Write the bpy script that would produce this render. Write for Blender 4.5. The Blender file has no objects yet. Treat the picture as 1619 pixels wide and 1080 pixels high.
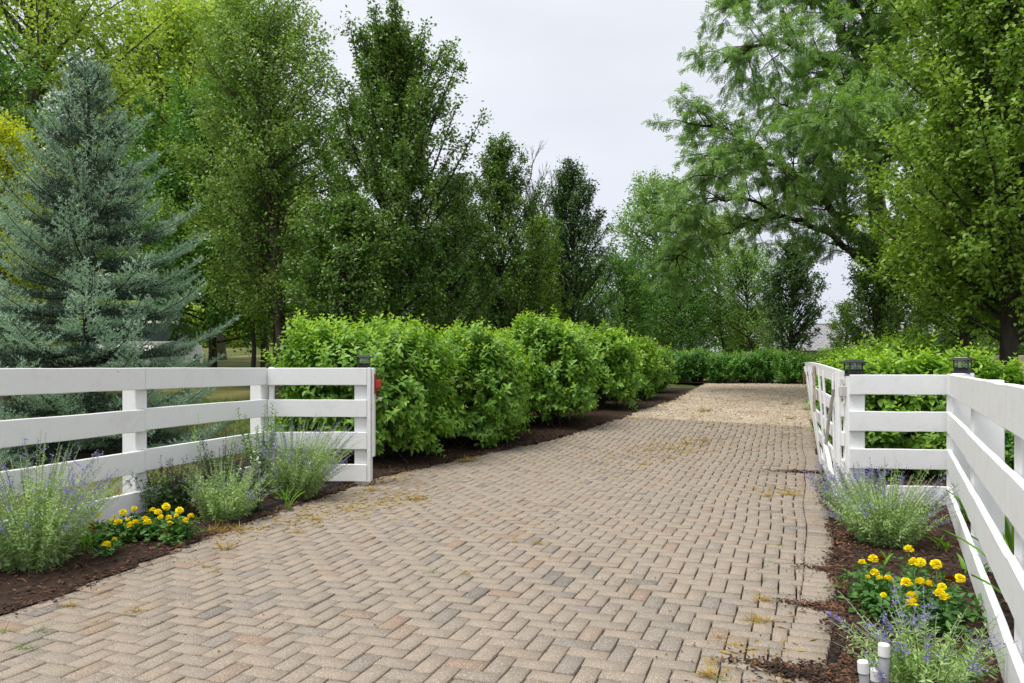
import bpy, bmesh, math, random
import numpy as np
from mathutils import Vector, Matrix

R = random.Random(7)
rng = np.random.default_rng(11)
sc = bpy.context.scene
COL = sc.collection

# ------------------------------------------------------------------ camera
F_PX, CX, HY, EYE = 1200.0, 809.5, 578.0, 1.30
cam_d = bpy.data.cameras.new('camera')
cam_d.sensor_width = 36.0
cam_d.lens = F_PX / 1619.0 * 36.0
cam_d.shift_y = (HY - 540.0) / 1619.0
cam_d.clip_start = 0.05
cam_d.clip_end = 2000.0
cam = bpy.data.objects.new('camera', cam_d)
cam.location = (0, 0, EYE)
cam.rotation_euler = (math.radians(90), 0, 0)
COL.objects.link(cam)
sc.camera = cam

# ------------------------------------------------------------------ sky, sun, exposure
SUN_EL, SUN_AZ = math.radians(67), math.radians(245)     # azimuth clockwise from +Y (view direction)
world = bpy.data.worlds.new('World')
sc.world = world
world.use_nodes = True
wn, wl = world.node_tree.nodes, world.node_tree.links
wn.clear()
w_out = wn.new('ShaderNodeOutputWorld')
w_bg = wn.new('ShaderNodeBackground'); w_bg.inputs['Strength'].default_value = 0.10
w_sky = wn.new('ShaderNodeTexSky'); w_sky.sky_type = 'NISHITA'; w_sky.sun_disc = False
w_sky.sun_elevation = SUN_EL; w_sky.sun_rotation = SUN_AZ
w_tc = wn.new('ShaderNodeTexCoord')
w_sep = wn.new('ShaderNodeSeparateXYZ'); wl.new(w_tc.outputs['Generated'], w_sep.inputs[0])
w_map = wn.new('ShaderNodeMapping'); w_map.inputs['Scale'].default_value = (1.3, 1.3, 3.2)
wl.new(w_tc.outputs['Generated'], w_map.inputs['Vector'])
w_noi = wn.new('ShaderNodeTexNoise'); w_noi.inputs['Scale'].default_value = 1.25
w_noi.inputs['Detail'].default_value = 4.0; w_noi.inputs['Roughness'].default_value = 0.45
wl.new(w_map.outputs[0], w_noi.inputs['Vector'])
w_rc = wn.new('ShaderNodeValToRGB')                       # overcast luminance grows towards the zenith
w_rc.color_ramp.elements[0].position = 0.0; w_rc.color_ramp.elements[0].color = (6.9, 7.2, 8.2, 1)
w_rc.color_ramp.elements[1].position = 1.0; w_rc.color_ramp.elements[1].color = (15.0, 15.1, 15.4, 1)
_e = w_rc.color_ramp.elements.new(.42); _e.color = (8.2, 8.5, 9.1, 1)
wl.new(w_sep.outputs['Z'], w_rc.inputs[0])
w_nr = wn.new('ShaderNodeMapRange')
w_nr.inputs['From Min'].default_value = 0.32; w_nr.inputs['From Max'].default_value = 0.68
w_nr.inputs['To Min'].default_value = 0.87; w_nr.inputs['To Max'].default_value = 1.12
wl.new(w_noi.outputs['Fac'], w_nr.inputs['Value'])
w_mul = wn.new('ShaderNodeVectorMath'); w_mul.operation = 'SCALE'
wl.new(w_rc.outputs[0], w_mul.inputs[0]); wl.new(w_nr.outputs[0], w_mul.inputs['Scale'])
w_mix = wn.new('ShaderNodeMixRGB'); w_mix.inputs[0].default_value = 0.92
wl.new(w_sky.outputs[0], w_mix.inputs[1]); wl.new(w_mul.outputs[0], w_mix.inputs[2])
wl.new(w_mix.outputs[0], w_bg.inputs['Color'])
wl.new(w_bg.outputs[0], w_out.inputs['Surface'])

sun_d = bpy.data.lights.new('sun', 'SUN')
sun_d.energy = 3.4; sun_d.angle = math.radians(28); sun_d.color = (1.0, 0.965, 0.90)
sun = bpy.data.objects.new('sun', sun_d)
sdir = Vector((math.sin(SUN_AZ) * math.cos(SUN_EL), math.cos(SUN_AZ) * math.cos(SUN_EL), math.sin(SUN_EL)))
sun.rotation_euler = sdir.to_track_quat('Z', 'Y').to_euler()
sun.location = (0, -5, 30)
COL.objects.link(sun)

sc.view_settings.view_transform = 'Standard'
sc.view_settings.look = 'None'
sc.view_settings.exposure = 0.1
sc.view_settings.gamma = 1.0
sc.view_settings.use_curve_mapping = False
sc.cycles.max_bounces = 9
sc.cycles.diffuse_bounces = 7
sc.cycles.transmission_bounces = 7
sc.cycles.transparent_max_bounces = 10
sc.cycles.glossy_bounces = 2

# ------------------------------------------------------------------ terrain height
def smooth(a, b, x):
    t = np.clip((x - a) / (b - a), 0, 1)
    return t * t * (3 - 2 * t)

_GY = [-8, 3, 6, 8.5, 10.5, 12, 13.8, 18, 22, 28, 45, 300]
_GZ = [-.12, -.05, 0, .02, .08, .22, .40, .58, .72, .84, .95, 1.2]
def g(X, Y):
    X = np.asarray(X, float); Y = np.asarray(Y, float)
    z = sum(np.interp(Y + d, _GY, _GZ) for d in (-.9, -.3, .3, .9)) / 4
    z = z + smooth(1, -12, X) * np.interp(Y, [16, 30, 60, 130, 300], [0, .55, 1.9, 3.2, 4.5])
    z = z + smooth(6, 16, X) * np.interp(Y, [22, 44, 300], [0, -.75, -.8])
    return z
def gf(x, y): return float(g(x, y))
def px2X(px, Y): return (px - CX) / F_PX * Y
def py2Z(py, Y): return EYE + (HY - py) * Y / F_PX

TH = math.radians(20.5)
DU = np.array([math.sin(TH), math.cos(TH)])           # along the drive
DN = np.array([math.cos(TH), -math.sin(TH)])          # across it, towards the gate side
def nu2xy(n, u): return n * DN[0] + u * DU[0], n * DN[1] + u * DU[1]
def xy2nu(x, y): return x * DN[0] + y * DN[1], x * DU[0] + y * DU[1]
_LU = [0, 2.8, 4.64, 6.6, 7.6, 9.2, 11.3, 13.4, 17, 30]
_LN = [-3.7, -3.98, -4.22, -4.42, -4.46, -4.16, -3.4, -2.95, -2.6, -2.6]
def nl(u): return np.interp(u, _LU, _LN)
def n_cut(u): return float(np.interp(u, [2, 3.2, 4.2, 5.3, 8, 14], [-.13, -.075, -.005, .06, .095, .095]))
U_END = 13.55

# ------------------------------------------------------------------ node helpers
def new_mat(name):
    m = bpy.data.materials.new(name); m.use_nodes = True
    nt = m.node_tree; nt.nodes.clear()
    out = nt.nodes.new('ShaderNodeOutputMaterial')
    return m, nt, out
def ramp(nt, stops, fac):
    r = nt.nodes.new('ShaderNodeValToRGB')
    e = r.color_ramp.elements
    while len(e) < len(stops): e.new(0.5)
    for el, (p, c) in zip(e, stops):
        el.position = p; el.color = (c[0], c[1], c[2], 1)
    nt.links.new(fac, r.inputs[0])
    return r.outputs[0]
def noise(nt, scale, detail=3, rough=.5, vec=None, stretch=None):
    n = nt.nodes.new('ShaderNodeTexNoise')
    n.inputs['Scale'].default_value = scale; n.inputs['Detail'].default_value = detail
    n.inputs['Roughness'].default_value = rough
    if vec is None:
        gnode = nt.nodes.new('ShaderNodeNewGeometry'); vec = gnode.outputs['Position']
    if stretch:
        mp = nt.nodes.new('ShaderNodeMapping'); mp.inputs['Scale'].default_value = stretch
        nt.links.new(vec, mp.inputs[0]); vec = mp.outputs[0]
    nt.links.new(vec, n.inputs['Vector'])
    return n.outputs['Fac']
def mixc(nt, fac, a, b, mode='MIX'):
    m = nt.nodes.new('ShaderNodeMixRGB'); m.blend_type = mode
    for i, v in ((0, fac), (1, a), (2, b)):
        if isinstance(v, (int, float)): m.inputs[i].default_value = v
        elif isinstance(v, tuple): m.inputs[i].default_value = (*v, 1)
        else: nt.links.new(v, m.inputs[i])
    return m.outputs[0]
def maprange(nt, v, a, b, c, d):
    m = nt.nodes.new('ShaderNodeMapRange')
    for k, x in zip(('From Min', 'From Max', 'To Min', 'To Max'), (a, b, c, d)): m.inputs[k].default_value = x
    nt.links.new(v, m.inputs['Value']); return m.outputs[0]
def bump(nt, h, strength=.3, dist=.01):
    b = nt.nodes.new('ShaderNodeBump'); b.inputs['Strength'].default_value = strength
    b.inputs['Distance'].default_value = dist
    nt.links.new(h, b.inputs['Height']); return b.outputs[0]
def principled(nt, out, color, rough=.6, spec=.4, normal=None, metal=0.0):
    p = nt.nodes.new('ShaderNodeBsdfPrincipled')
    if isinstance(color, tuple): p.inputs['Base Color'].default_value = (*color, 1)
    else: nt.links.new(color, p.inputs['Base Color'])
    if isinstance(rough, (int, float)): p.inputs['Roughness'].default_value = rough
    else: nt.links.new(rough, p.inputs['Roughness'])
    p.inputs['Specular IOR Level'].default_value = spec
    p.inputs['Metallic'].default_value = metal
    if normal is not None: nt.links.new(normal, p.inputs['Normal'])
    nt.links.new(p.outputs[0], out.inputs['Surface'])
    return p
LEAF_GAIN = {'pear leaf': 2.3, 'dark pear leaf': 2.0, 'olive pear leaf': 2.45, 'maple leaf': 2.1, 'crabapple leaf': 2.4, 'yellow green leaf': 2.2, 'golden leaf': 1.4,
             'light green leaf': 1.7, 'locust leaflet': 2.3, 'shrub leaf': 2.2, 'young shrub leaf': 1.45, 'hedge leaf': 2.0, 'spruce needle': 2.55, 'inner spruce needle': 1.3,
             'sage leaf': 2.3, 'salvia leaf': 1.7, 'tall stem leaf': 1.7, 'marigold leaf': 1.9, 'lawn grass blade': 1.6, 'strap leaf': 1.6}
def leaf_mat(name, c0, c1, c2, trans=.32, rough=.45, spec=.35, patch=.7, tcol=None):
    kk = LEAF_GAIN.get(name, 1.0)
    c0, c1, c2 = (tuple(min(.9, v * kk) for v in c) for c in (c0, c1, c2))
    """leaf colours vary from leaf to leaf and, slowly, from bough to bough"""
    m, nt, out = new_mat(name)
    geo = nt.nodes.new('ShaderNodeNewGeometry')
    big = noise(nt, patch, 3, .6)
    a = nt.nodes.new('ShaderNodeMath'); a.operation = 'MULTIPLY_ADD'
    nt.links.new(geo.outputs['Random Per Island'], a.inputs[0]); a.inputs[1].default_value = .55
    nt.links.new(maprange(nt, big, .3, .7, 0, .45), a.inputs[2])
    col = ramp(nt, [(0.02, c0), (.5, c1), (.98, c2)], a.outputs[0])
    p = nt.nodes.new('ShaderNodeBsdfPrincipled')
    nt.links.new(col, p.inputs['Base Color'])
    p.inputs['Roughness'].default_value = rough; p.inputs['Specular IOR Level'].default_value = spec
    t = nt.nodes.new('ShaderNodeBsdfTranslucent')
    tc = mixc(nt, 1.0, col, tcol or (1.25, 1.3, .55), 'MULTIPLY')
    nt.links.new(tc, t.inputs['Color'])
    mx = nt.nodes.new('ShaderNodeMixShader'); mx.inputs[0].default_value = trans
    nt.links.new(p.outputs[0], mx.inputs[1]); nt.links.new(t.outputs[0], mx.inputs[2])
    nt.links.new(mx.outputs[0], out.inputs['Surface'])
    return m

def bark_mat(name, a, b):
    m, nt, out = new_mat(name)
    n = noise(nt, 9, 5, .65, stretch=(1, 1, .22))
    principled(nt, out, ramp(nt, [(.3, a), (.7, b)], n), .9, .2, bump(nt, n, .9, .03))
    return m

# ------------------------------------------------------------------ materials
M = {}
M['bark'] = bark_mat('grey brown bark', (.045, .036, .028), (.15, .125, .10))
M['bark_dark'] = bark_mat('dark bark', (.022, .018, .015), (.075, .062, .05))
M['twig'] = bark_mat('bare grey twig', (.09, .08, .075), (.20, .18, .165))
M['pear'] = leaf_mat('pear leaf', (.021, .048, .008), (.043, .086, .013), (.098, .150, .024), .27, .36, .5)
M['pear_dark'] = leaf_mat('dark pear leaf', (.014, .038, .010), (.028, .064, .014), (.060, .112, .024), .25, .36, .5)
M['pear_olive'] = leaf_mat('olive pear leaf', (.031, .066, .009), (.077, .130, .016), (.152, .206, .031), .34, .42, .35)  # olive green is the own leaf colour of these trees
M['maple'] = leaf_mat('maple leaf', (.022, .062, .010), (.045, .110, .016), (.085, .165, .024), .3)
M['crab'] = leaf_mat('crabapple leaf', (.034, .068, .012), (.074, .125, .023), (.150, .200, .050), .3)
M['yellow_green'] = leaf_mat('yellow green leaf', (.078, .126, .020), (.164, .228, .036), (.275, .316, .062), .42)
M['gold'] = leaf_mat('golden leaf', (.17, .23, .014), (.33, .38, .02), (.44, .45, .03), .42)
M['light'] = leaf_mat('light green leaf', (.050, .110, .020), (.100, .185, .038), (.165, .255, .060), .35)
M['locust'] = leaf_mat('locust leaflet', (.035, .076, .019), (.076, .136, .034), (.138, .212, .064), .33, .45, .4, .45)
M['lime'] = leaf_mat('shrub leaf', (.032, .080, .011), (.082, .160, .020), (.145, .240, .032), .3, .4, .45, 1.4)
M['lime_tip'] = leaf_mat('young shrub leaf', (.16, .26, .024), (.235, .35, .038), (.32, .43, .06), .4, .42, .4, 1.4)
M['hedge'] = leaf_mat('hedge leaf', (.022, .072, .010), (.046, .125, .016), (.085, .185, .024), .3, .4, .4, .9)
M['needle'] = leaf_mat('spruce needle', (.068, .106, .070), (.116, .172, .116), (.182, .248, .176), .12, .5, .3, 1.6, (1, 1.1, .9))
M['needle_old_shade'] = leaf_mat('inner spruce needle', (.022, .042, .028), (.040, .068, .046), (.060, .092, .066), .1, .5, .3, 1.6, (1, 1.1, .9))  # older inner needles, darkened further: crown shade put into their colour for depth
M['sage'] = leaf_mat('sage leaf', (.086, .138, .036), (.152, .222, .078), (.242, .318, .150), .3, .6, .2, 5)
M['sage_stem'] = leaf_mat('pale sage stem', (.22, .27, .17), (.31, .36, .25), (.40, .43, .34), .1, .7, .2, 5)
M['sage_bloom'] = leaf_mat('lavender bloom', (.16, .13, .42), (.26, .22, .58), (.40, .36, .68), .25, .6, .2, 5, (1, 1, 1))
M['salvia'] = leaf_mat('salvia leaf', (.030, .060, .020), (.055, .095, .032), (.090, .135, .050), .25, .55, .25, 5)
M['salvia_bloom'] = leaf_mat('dusky purple bloom', (.045, .016, .075), (.085, .035, .12), (.14, .075, .16), .2, .6, .2, 5, (1, 1, 1))
M['goldenrod'] = leaf_mat('tall stem leaf', (.055, .115, .020), (.105, .190, .035), (.170, .260, .06), .3, .5, .3, 5)
M['marigold_leaf'] = leaf_mat('marigold leaf', (.018, .055, .010), (.036, .095, .018), (.07, .14, .03), .25, .45, .3, 5)
M['marigold'] = leaf_mat('marigold petal', (.86, .68, .003), (.92, .78, .006), (.94, .84, .02), .2, .6, .2, 8, (1, .9, .5))
M['marigold_old'] = leaf_mat('faded marigold petal', (.16, .05, .008), (.26, .09, .012), (.34, .15, .02), .1, .7, .1, 8, (1, .9, .5))
M['grass'] = leaf_mat('lawn grass blade', (.042, .072, .014), (.078, .115, .024), (.140, .150, .045), .3, .5, .25, .8)
M['weed_green'] = leaf_mat('green weed blade', (.06, .13, .015), (.13, .24, .03), (.25, .34, .05), .3, .5, .25, 6)
M['weed_dry'] = leaf_mat('dry weed blade', (.24, .15, .035), (.40, .27, .055), (.46, .38, .09), .3, .6, .2, 6, (1, 1, .8))
M['strap'] = leaf_mat('strap leaf', (.055, .140, .015), (.105, .225, .022), (.165, .31, .035), .35, .4, .4, 3)

def m_white():
    m, nt, out = new_mat('white fence paint')
    tc = nt.nodes.new('ShaderNodeTexCoord')
    geo = nt.nodes.new('ShaderNodeNewGeometry')
    grain = noise(nt, 60, 4, .6, tc.outputs['Object'], (1, 1, 6))
    fine = noise(nt, 420, 2, .6)
    dirt = noise(nt, 5, 6, .7)
    drip = noise(nt, 26, 4, .7, None, (1, 1, .12))
    base = mixc(nt, maprange(nt, dirt, .52, .78, 0, .55), (.80, .805, .81), (.62, .61, .58))
    base = mixc(nt, maprange(nt, drip, .62, .80, 0, .5), base, (.52, .50, .46))
    spots = noise(nt, 38, 2, .5)
    base = mixc(nt, maprange(nt, spots, .735, .76, 0, .65), base, (.34, .31, .27))
    base = mixc(nt, maprange(nt, grain, .50, .68, 0, .22), base, (.60, .60, .59))
    h = mixc(nt, .35, grain, fine)
    principled(nt, out, base, .62, .28, bump(nt, h, .6, .005))
    return m
M['white'] = m_white()
def m_simple(name, c, rough=.5, spec=.4, var=.25, scale=30, metal=0.0):
    m, nt, out = new_mat(name)
    n = noise(nt, scale, 4, .6)
    d = tuple(x * (1 - var) for x in c); e = tuple(min(1, x * (1 + var)) for x in c)
    principled(nt, out, ramp(nt, [(.3, d), (.7, e)], n), rough, spec, bump(nt, n, .15, .003), metal)
    return m
M['black'] = m_simple('black lantern metal', (.012, .013, .016), .38, .5)
M['solar'] = m_simple('dark solar glass', (.02, .024, .04), .12, .6)
M['red'] = m_simple('red painted steel', (.42, .022, .022), .42, .5, .35, 60)
M['rust'] = m_simple('rusty steel', (.16, .075, .035), .8, .3, .4, 60)
M['steel'] = m_simple('worn padlock steel', (.48, .46, .43), .4, .5, .2, 60, .7)
M['wood_bare'] = m_simple('bare weathered wood', (.40, .33, .25), .8, .2, .35, 22)
M['pvc'] = m_simple('white pipe cap', (.74, .74, .73), .45, .4, .06, 20)
M['pvc_grey'] = m_simple('grey conduit', (.20, .205, .22), .5, .4, .12, 20)
M['pvc_old'] = m_simple('weathered pipe', (.50, .49, .45), .6, .3, .15, 20)
M['edging'] = m_simple('black garden edging', (.016, .018, .022), .5, .4, .3, 10)
M['meter'] = m_simple('dark green cabinet paint', (.03, .045, .04), .5, .4)
M['wall'] = m_simple('beige house siding', (.42, .36, .30), .8, .3, .12, 3)
M['shingle'] = m_simple('grey roof shingle', (.30, .29, .31), .9, .2, .18, 6)
M['fascia'] = m_simple('white gutter paint', (.45, .44, .43), .6, .3, .08, 3)
M['gutter'] = m_simple('grey fascia', (.22, .215, .215), .6, .3, .08, 3)
M['carpaint'] = m_simple('white car paint', (.78, .78, .78), .25, .5, .03, 3)
M['carglass'] = m_simple('dark car glass', (.03, .04, .05), .06, .6, .1, 3)
M['tyre'] = m_simple('black tyre rubber', (.015, .015, .016), .8, .2)
M['hub'] = m_simple('grey wheel metal', (.3, .3, .31), .4, .5, .1, 9, .6)
M['bulb'] = m_simple('clear lamp bulb', (.70, .70, .66), .15, .6, .02, 3)
def m_glass():
    m, nt, out = new_mat('lantern pane glass')
    gl = nt.nodes.new('ShaderNodeBsdfGlossy'); gl.inputs['Roughness'].default_value = .05
    tr = nt.nodes.new('ShaderNodeBsdfTransparent'); tr.inputs['Color'].default_value = (.93, .95, .93, 1)
    mx = nt.nodes.new('ShaderNodeMixShader'); mx.inputs[0].default_value = .06
    nt.links.new(tr.outputs[0], mx.inputs[1]); nt.links.new(gl.outputs[0], mx.inputs[2])
    nt.links.new(mx.outputs[0], out.inputs['Surface']); return m
M['glass'] = m_glass()

def m_paver(name, single):
    m, nt, out = new_mat(name)
    if single:
        rnd = nt.nodes.new('ShaderNodeObjectInfo').outputs['Random']
    else:
        rnd = nt.nodes.new('ShaderNodeNewGeometry').outputs['Random Per Island']
    base = ramp(nt, [(0.0, (.122, .115, .112)), (.03, (.178, .162, .152)), (.11, (.222, .196, .175)), (.50, (.252, .213, .178)),
                     (.87, (.262, .220, .184)), (.93, (.250, .198, .160)), (.97, (.238, .172, .130)), (1.0, (.225, .155, .115))], rnd)
    blotch = noise(nt, 6, 4, .6)
    base = mixc(nt, maprange(nt, blotch, .35, .7, 0, .35), base, (.18, .165, .152))
    wide = noise(nt, .55, 4, .65)
    base = mixc(nt, maprange(nt, wide, .5, .72, 0, .38), base, (.205, .165, .125))
    speck = noise(nt, 150, 2, .6)
    base = mixc(nt, maprange(nt, speck, .56, .64, 0, .75), base, (.46, .42, .37))
    speck2 = noise(nt, 120, 2, .6, None, (1, 1.13, 1))
    base = mixc(nt, maprange(nt, speck2, .56, .66, 0, .62), base, (.09, .08, .075))
    base = mixc(nt, 1.0, base, (1.035, 1.0, .925), 'MULTIPLY')
    principled(nt, out, base, .85, .3, bump(nt, mixc(nt, .5, speck, blotch), .5, .003))
    return m
M['paver'] = m_paver('concrete paver', True)
M['paver_far'] = m_paver('concrete paver far', False)
def m_ground(name, stops, scale, rough=.95, bs=.6, scale2=140, c2=None):
    m, nt, out = new_mat(name)
    n = noise(nt, scale, 6, .65); n2 = noise(nt, scale2, 3, .6)
    c = ramp(nt, stops, n)
    c = mixc(nt, maprange(nt, n2, .35, .7, 0, .6), c, c2 or stops[0][1])
    principled(nt, out, c, rough, .2, bump(nt, n2, bs, .01)); return m
M['joint'] = m_ground('joint sand', [(.35, (.018, .015, .012)), (.65, (.040, .032, .025))], 8)
M['lawn'] = m_ground('lawn turf', [(.34, (.050, .070, .016)), (.50, (.085, .105, .026)), (.66, (.26, .215, .080))], .33, .95, .8, 40, (.085, .095, .028))
M['mulch'] = m_ground('dark mulch', [(.35, (.022, .014, .010)), (.65, (.070, .040, .026))], 14, .95, .9, 90)
M['gravel'] = m_ground('pea gravel bed', [(.35, (.36, .29, .21)), (.65, (.46, .385, .295))], 1.5, .95, .9, 70, (.30, .24, .17))
M['chip'] = leaf_mat('mulch chip', (.011, .008, .007), (.042, .025, .018), (.26, .130, .070), 0, .85, .2, 3)
M['pebble'] = leaf_mat('gravel stone', (.24, .18, .12), (.47, .385, .29), (.70, .62, .51), 0, .75, .25, 2)
M['litter'] = leaf_mat('fallen leaf', (.30, .10, .025), (.42, .18, .03), (.50, .36, .08), .2, .7, .2, 3, (1, 1, .8))
M['crumb'] = leaf_mat('spilled mulch crumb', (.014, .010, .009), (.03, .02, .015), (.07, .04, .026), 0, .9, .2, 3)

# ------------------------------------------------------------------ object helpers
ORIG = {}
def link(o, parent=None):
    COL.objects.link(o)
    if parent is not None: o.parent = parent
    return o
def tag(o, label=None, cat=None, group=None, kind=None):
    for k, v in (('label', label), ('category', cat), ('group', group), ('kind', kind)):
        if v: o[k] = v
    return o
def thing(name, label, cat, loc=(0, 0, 0), group=None):
    o = bpy.data.objects.new(name, None); o.empty_display_size = .1
    o.location = loc; link(o); tag(o, label, cat, group)
    ORIG[o.name] = np.array(loc, float); return o
def origin(parent):
    return ORIG.get(parent.name, np.zeros(3)) if parent is not None else np.zeros(3)
def np_mesh(name, V, groups, mats, smooth_=False, mat_idx=None):
    """groups: list of int arrays (m,k)"""
    me = bpy.data.meshes.new(name)
    V = np.ascontiguousarray(V, dtype=np.float32)
    me.vertices.add(len(V)); me.vertices.foreach_set('co', V.ravel())
    groups = [np.asarray(gq, dtype=np.int32) for gq in groups if len(gq)]
    loops = np.concatenate([gq.ravel() for gq in groups])
    sizes = np.concatenate([np.full(len(gq), gq.shape[1], np.int32) for gq in groups])
    starts = np.concatenate([[0], np.cumsum(sizes)[:-1]]).astype(np.int32)
    me.loops.add(len(loops)); me.loops.foreach_set('vertex_index', loops)
    me.polygons.add(len(sizes)); me.polygons.foreach_set('loop_start', starts)
    me.polygons.foreach_set('loop_total', sizes)
    if smooth_: me.polygons.foreach_set('use_smooth', np.ones(len(sizes), bool))
    for m in (mats if isinstance(mats, (list, tuple)) else [mats]): me.materials.append(m)
    if mat_idx is not None: me.polygons.foreach_set('material_index', np.asarray(mat_idx, np.int32))
    me.update(calc_edges=True)
    return me
def obj(name, V, groups, mats, parent=None, smooth_=False, mat_idx=None):
    o = bpy.data.objects.new(name, np_mesh(name, np.asarray(V, float) - origin(parent), groups, mats, smooth_, mat_idx))
    ORIG[o.name] = origin(parent)
    return link(o, parent)
def obj_bm(name, bm, mat, parent=None, smooth_=False):
    off = origin(parent)
    if parent is not None: bmesh.ops.translate(bm, vec=Vector(-off), verts=bm.verts)
    me = bpy.data.meshes.new(name)
    bmesh.ops.recalc_face_normals(bm, faces=bm.faces)
    bm.to_mesh(me); bm.free()
    for m in (mat if isinstance(mat, (list, tuple)) else [mat]): me.materials.append(m)
    if smooth_:
        for p in me.polygons: p.use_smooth = True
    o = bpy.data.objects.new(name, me); ORIG[o.name] = off
    return link(o, parent)

def bm_box(bm, c, size, rotz=0.0, bev=.0, M4=None):
    r = bmesh.ops.create_cube(bm, size=1.0)
    vs = r['verts']
    bmesh.ops.scale(bm, vec=Vector(size), verts=vs)
    if bev > 0:
        es = list({e for v in vs for e in v.link_edges})
        rr = bmesh.ops.bevel(bm, geom=es, offset=bev, segments=1, affect='EDGES')
        vs = list({v for f in rr['faces'] for v in f.verts} | {v for v in vs if v.is_valid})
    if M4 is not None:
        bmesh.ops.transform(bm, matrix=M4, verts=vs)
    else:
        bmesh.ops.transform(bm, matrix=Matrix.Translation(Vector(c)) @ Matrix.Rotation(rotz, 4, 'Z'), verts=vs)
    return vs
def bm_cyl(bm, p0, p1, r0, r1=None, seg=12):
    p0, p1 = Vector(p0), Vector(p1); r1 = r0 if r1 is None else r1
    d = p1 - p0
    q = d.to_track_quat('Z', 'Y').to_matrix().to_4x4()
    r = bmesh.ops.create_cone(bm, cap_ends=True, segments=seg, radius1=r0, radius2=r1, depth=d.length)
    bmesh.ops.transform(bm, matrix=Matrix.Translation((p0 + p1) / 2) @ q, verts=r['verts'])
    return r['verts']

class Tubes:
    def __init__(s): s.V = []; s.F = []; s.c = 0
    def add(s, P, rad, n=5):
        P = np.asarray(P, float); k = len(P)
        T = np.gradient(P, axis=0); T /= np.linalg.norm(T, axis=1)[:, None] + 1e-9
        ref = np.array([0, 0, 1.0]) if abs(T[0, 2]) < .8 else np.array([1.0, 0, 0])
        A = np.cross(T, ref); A /= np.linalg.norm(A, axis=1)[:, None] + 1e-9
        B = np.cross(T, A)
        a = np.arange(n) * 2 * math.pi / n
        rad = np.asarray(rad, float)[:, None, None]
        ring = P[:, None, :] + rad * (np.cos(a)[None, :, None] * A[:, None, :] + np.sin(a)[None, :, None] * B[:, None, :])
        s.V.append(ring.reshape(-1, 3))
        i = np.arange(k - 1)[:, None] * n; j = np.arange(n)[None, :]; j2 = (j + 1) % n
        q = np.stack([i + j, i + j2, i + n + j2, i + n + j], -1).reshape(-1, 4) + s.c
        s.F.append(q); s.c += k * n
    def build(s, name, mat, parent=None):
        return obj(name, np.concatenate(s.V), [np.concatenate(s.F)], mat, parent, True)

def norm(a): return a / (np.linalg.norm(a, axis=-1, keepdims=True) + 1e-9)
# leaf templates: vertices (x across, y along, z up) and faces
T_DIAMOND = (np.array([(0, 0, 0), (.30, .45, .07), (0, 1, -.06), (-.30, .45, .07)]), [np.array([(0, 1, 2), (0, 2, 3)])])
T_OVATE = (np.array([(0, 0, 0), (.27, .27, .07), (.235, .62, .03), (0, 1, -.14), (-.235, .62, .03), (-.27, .27, .07)]),
           [np.array([(0, 1, 2, 3), (0, 3, 4, 5)])])
T_NARROW = (np.array([(0, 0, 0), (.13, .4, .03), (0, 1, -.10), (-.13, .4, .03)]), [np.array([(0, 1, 2), (0, 2, 3)])])
def frond_template():
    V = []; Fq = []
    for k in range(4):
        y = .16 + .84 * k / 3.7
        for s in (-1, 1):
            L = .44 * (1 - .3 * abs(k - 1.5) / 2)
            a = math.radians(58)
            d = np.array([s * math.sin(a), math.cos(a), -.18]); c = np.array([s * math.cos(a), -math.sin(a), 0]) * s
            p = np.array([0, y, -.16 * y * y])
            i = len(V)
            V += [p + c * .05, p + d * L * .55 - c * .13, p + d * L]
            Fq.append((i, i + 1, i + 2))
    return np.array(V), [np.array(Fq)]
T_FROND = frond_template()
T_NEEDLE = (np.array([(-.13, 0, 0), (.13, 0, 0), (0, 1, 0)]), [np.array([(0, 1, 2)])])
T_BLADE = (np.array([(-.05, 0, 0), (.05, 0, 0), (.035, .55, .05), (-.035, .55, .05), (0, 1, .24)]), [np.array([(0, 1, 2, 3)]), np.array([(3, 2, 4)])])

T_WEED = (np.array([(-.030, 0, 0), (.030, 0, 0), (.022, .55, .05), (-.022, .55, .05), (0, 1, .10)]), [np.array([(0, 1, 2, 3)]), np.array([(3, 2, 4)])])
def leaves(pos, d, up, size, tpl):
    """returns V, groups for a cloud of leaves"""
    tv, tf = tpl
    y = norm(d); z = norm(up - (up * y).sum(-1, keepdims=True) * y); x = np.cross(y, z)
    n = len(pos); k = len(tv)
    size = np.broadcast_to(np.asarray(size, float), (n,))[:, None, None]
    V = pos[:, None, :] + size * (tv[None, :, 0:1] * x[:, None, :] + tv[None, :, 1:2] * y[:, None, :] + tv[None, :, 2:3] * z[:, None, :])
    off = (np.arange(n) * k)[:, None, None]
    return V.reshape(-1, 3), [(f[None] + off).reshape(-1, f.shape[1]) for f in tf]
def merge(parts):
    """parts: list of (V, groups, mat index) -> V, groups, idx"""
    Vs = []; G = []; I = []; c = 0
    for V, gs, mi in parts:
        Vs.append(V)
        for gq in gs: G.append(gq + c); I.append(np.full(len(gq), mi, np.int32))
        c += len(V)
    return np.concatenate(Vs), G, np.concatenate(I)
def rvec(n): return rng.normal(size=(n, 3))
UP = np.array([0, 0, 1.0])

def copy_thing(o, loc, label, rz=0.0, sc_=1.0, group=None):
    c = o.copy(); COL.objects.link(c); c.location = loc; c.rotation_euler = (0, 0, rz); c.scale = (sc_,) * 3
    c['label'] = label
    if group: c['group'] = group
    for ch in o.children:
        d = ch.copy(); COL.objects.link(d); d.parent = c
        for gch in ch.children:
            e = gch.copy(); COL.objects.link(e); e.parent = d
    return c

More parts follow.
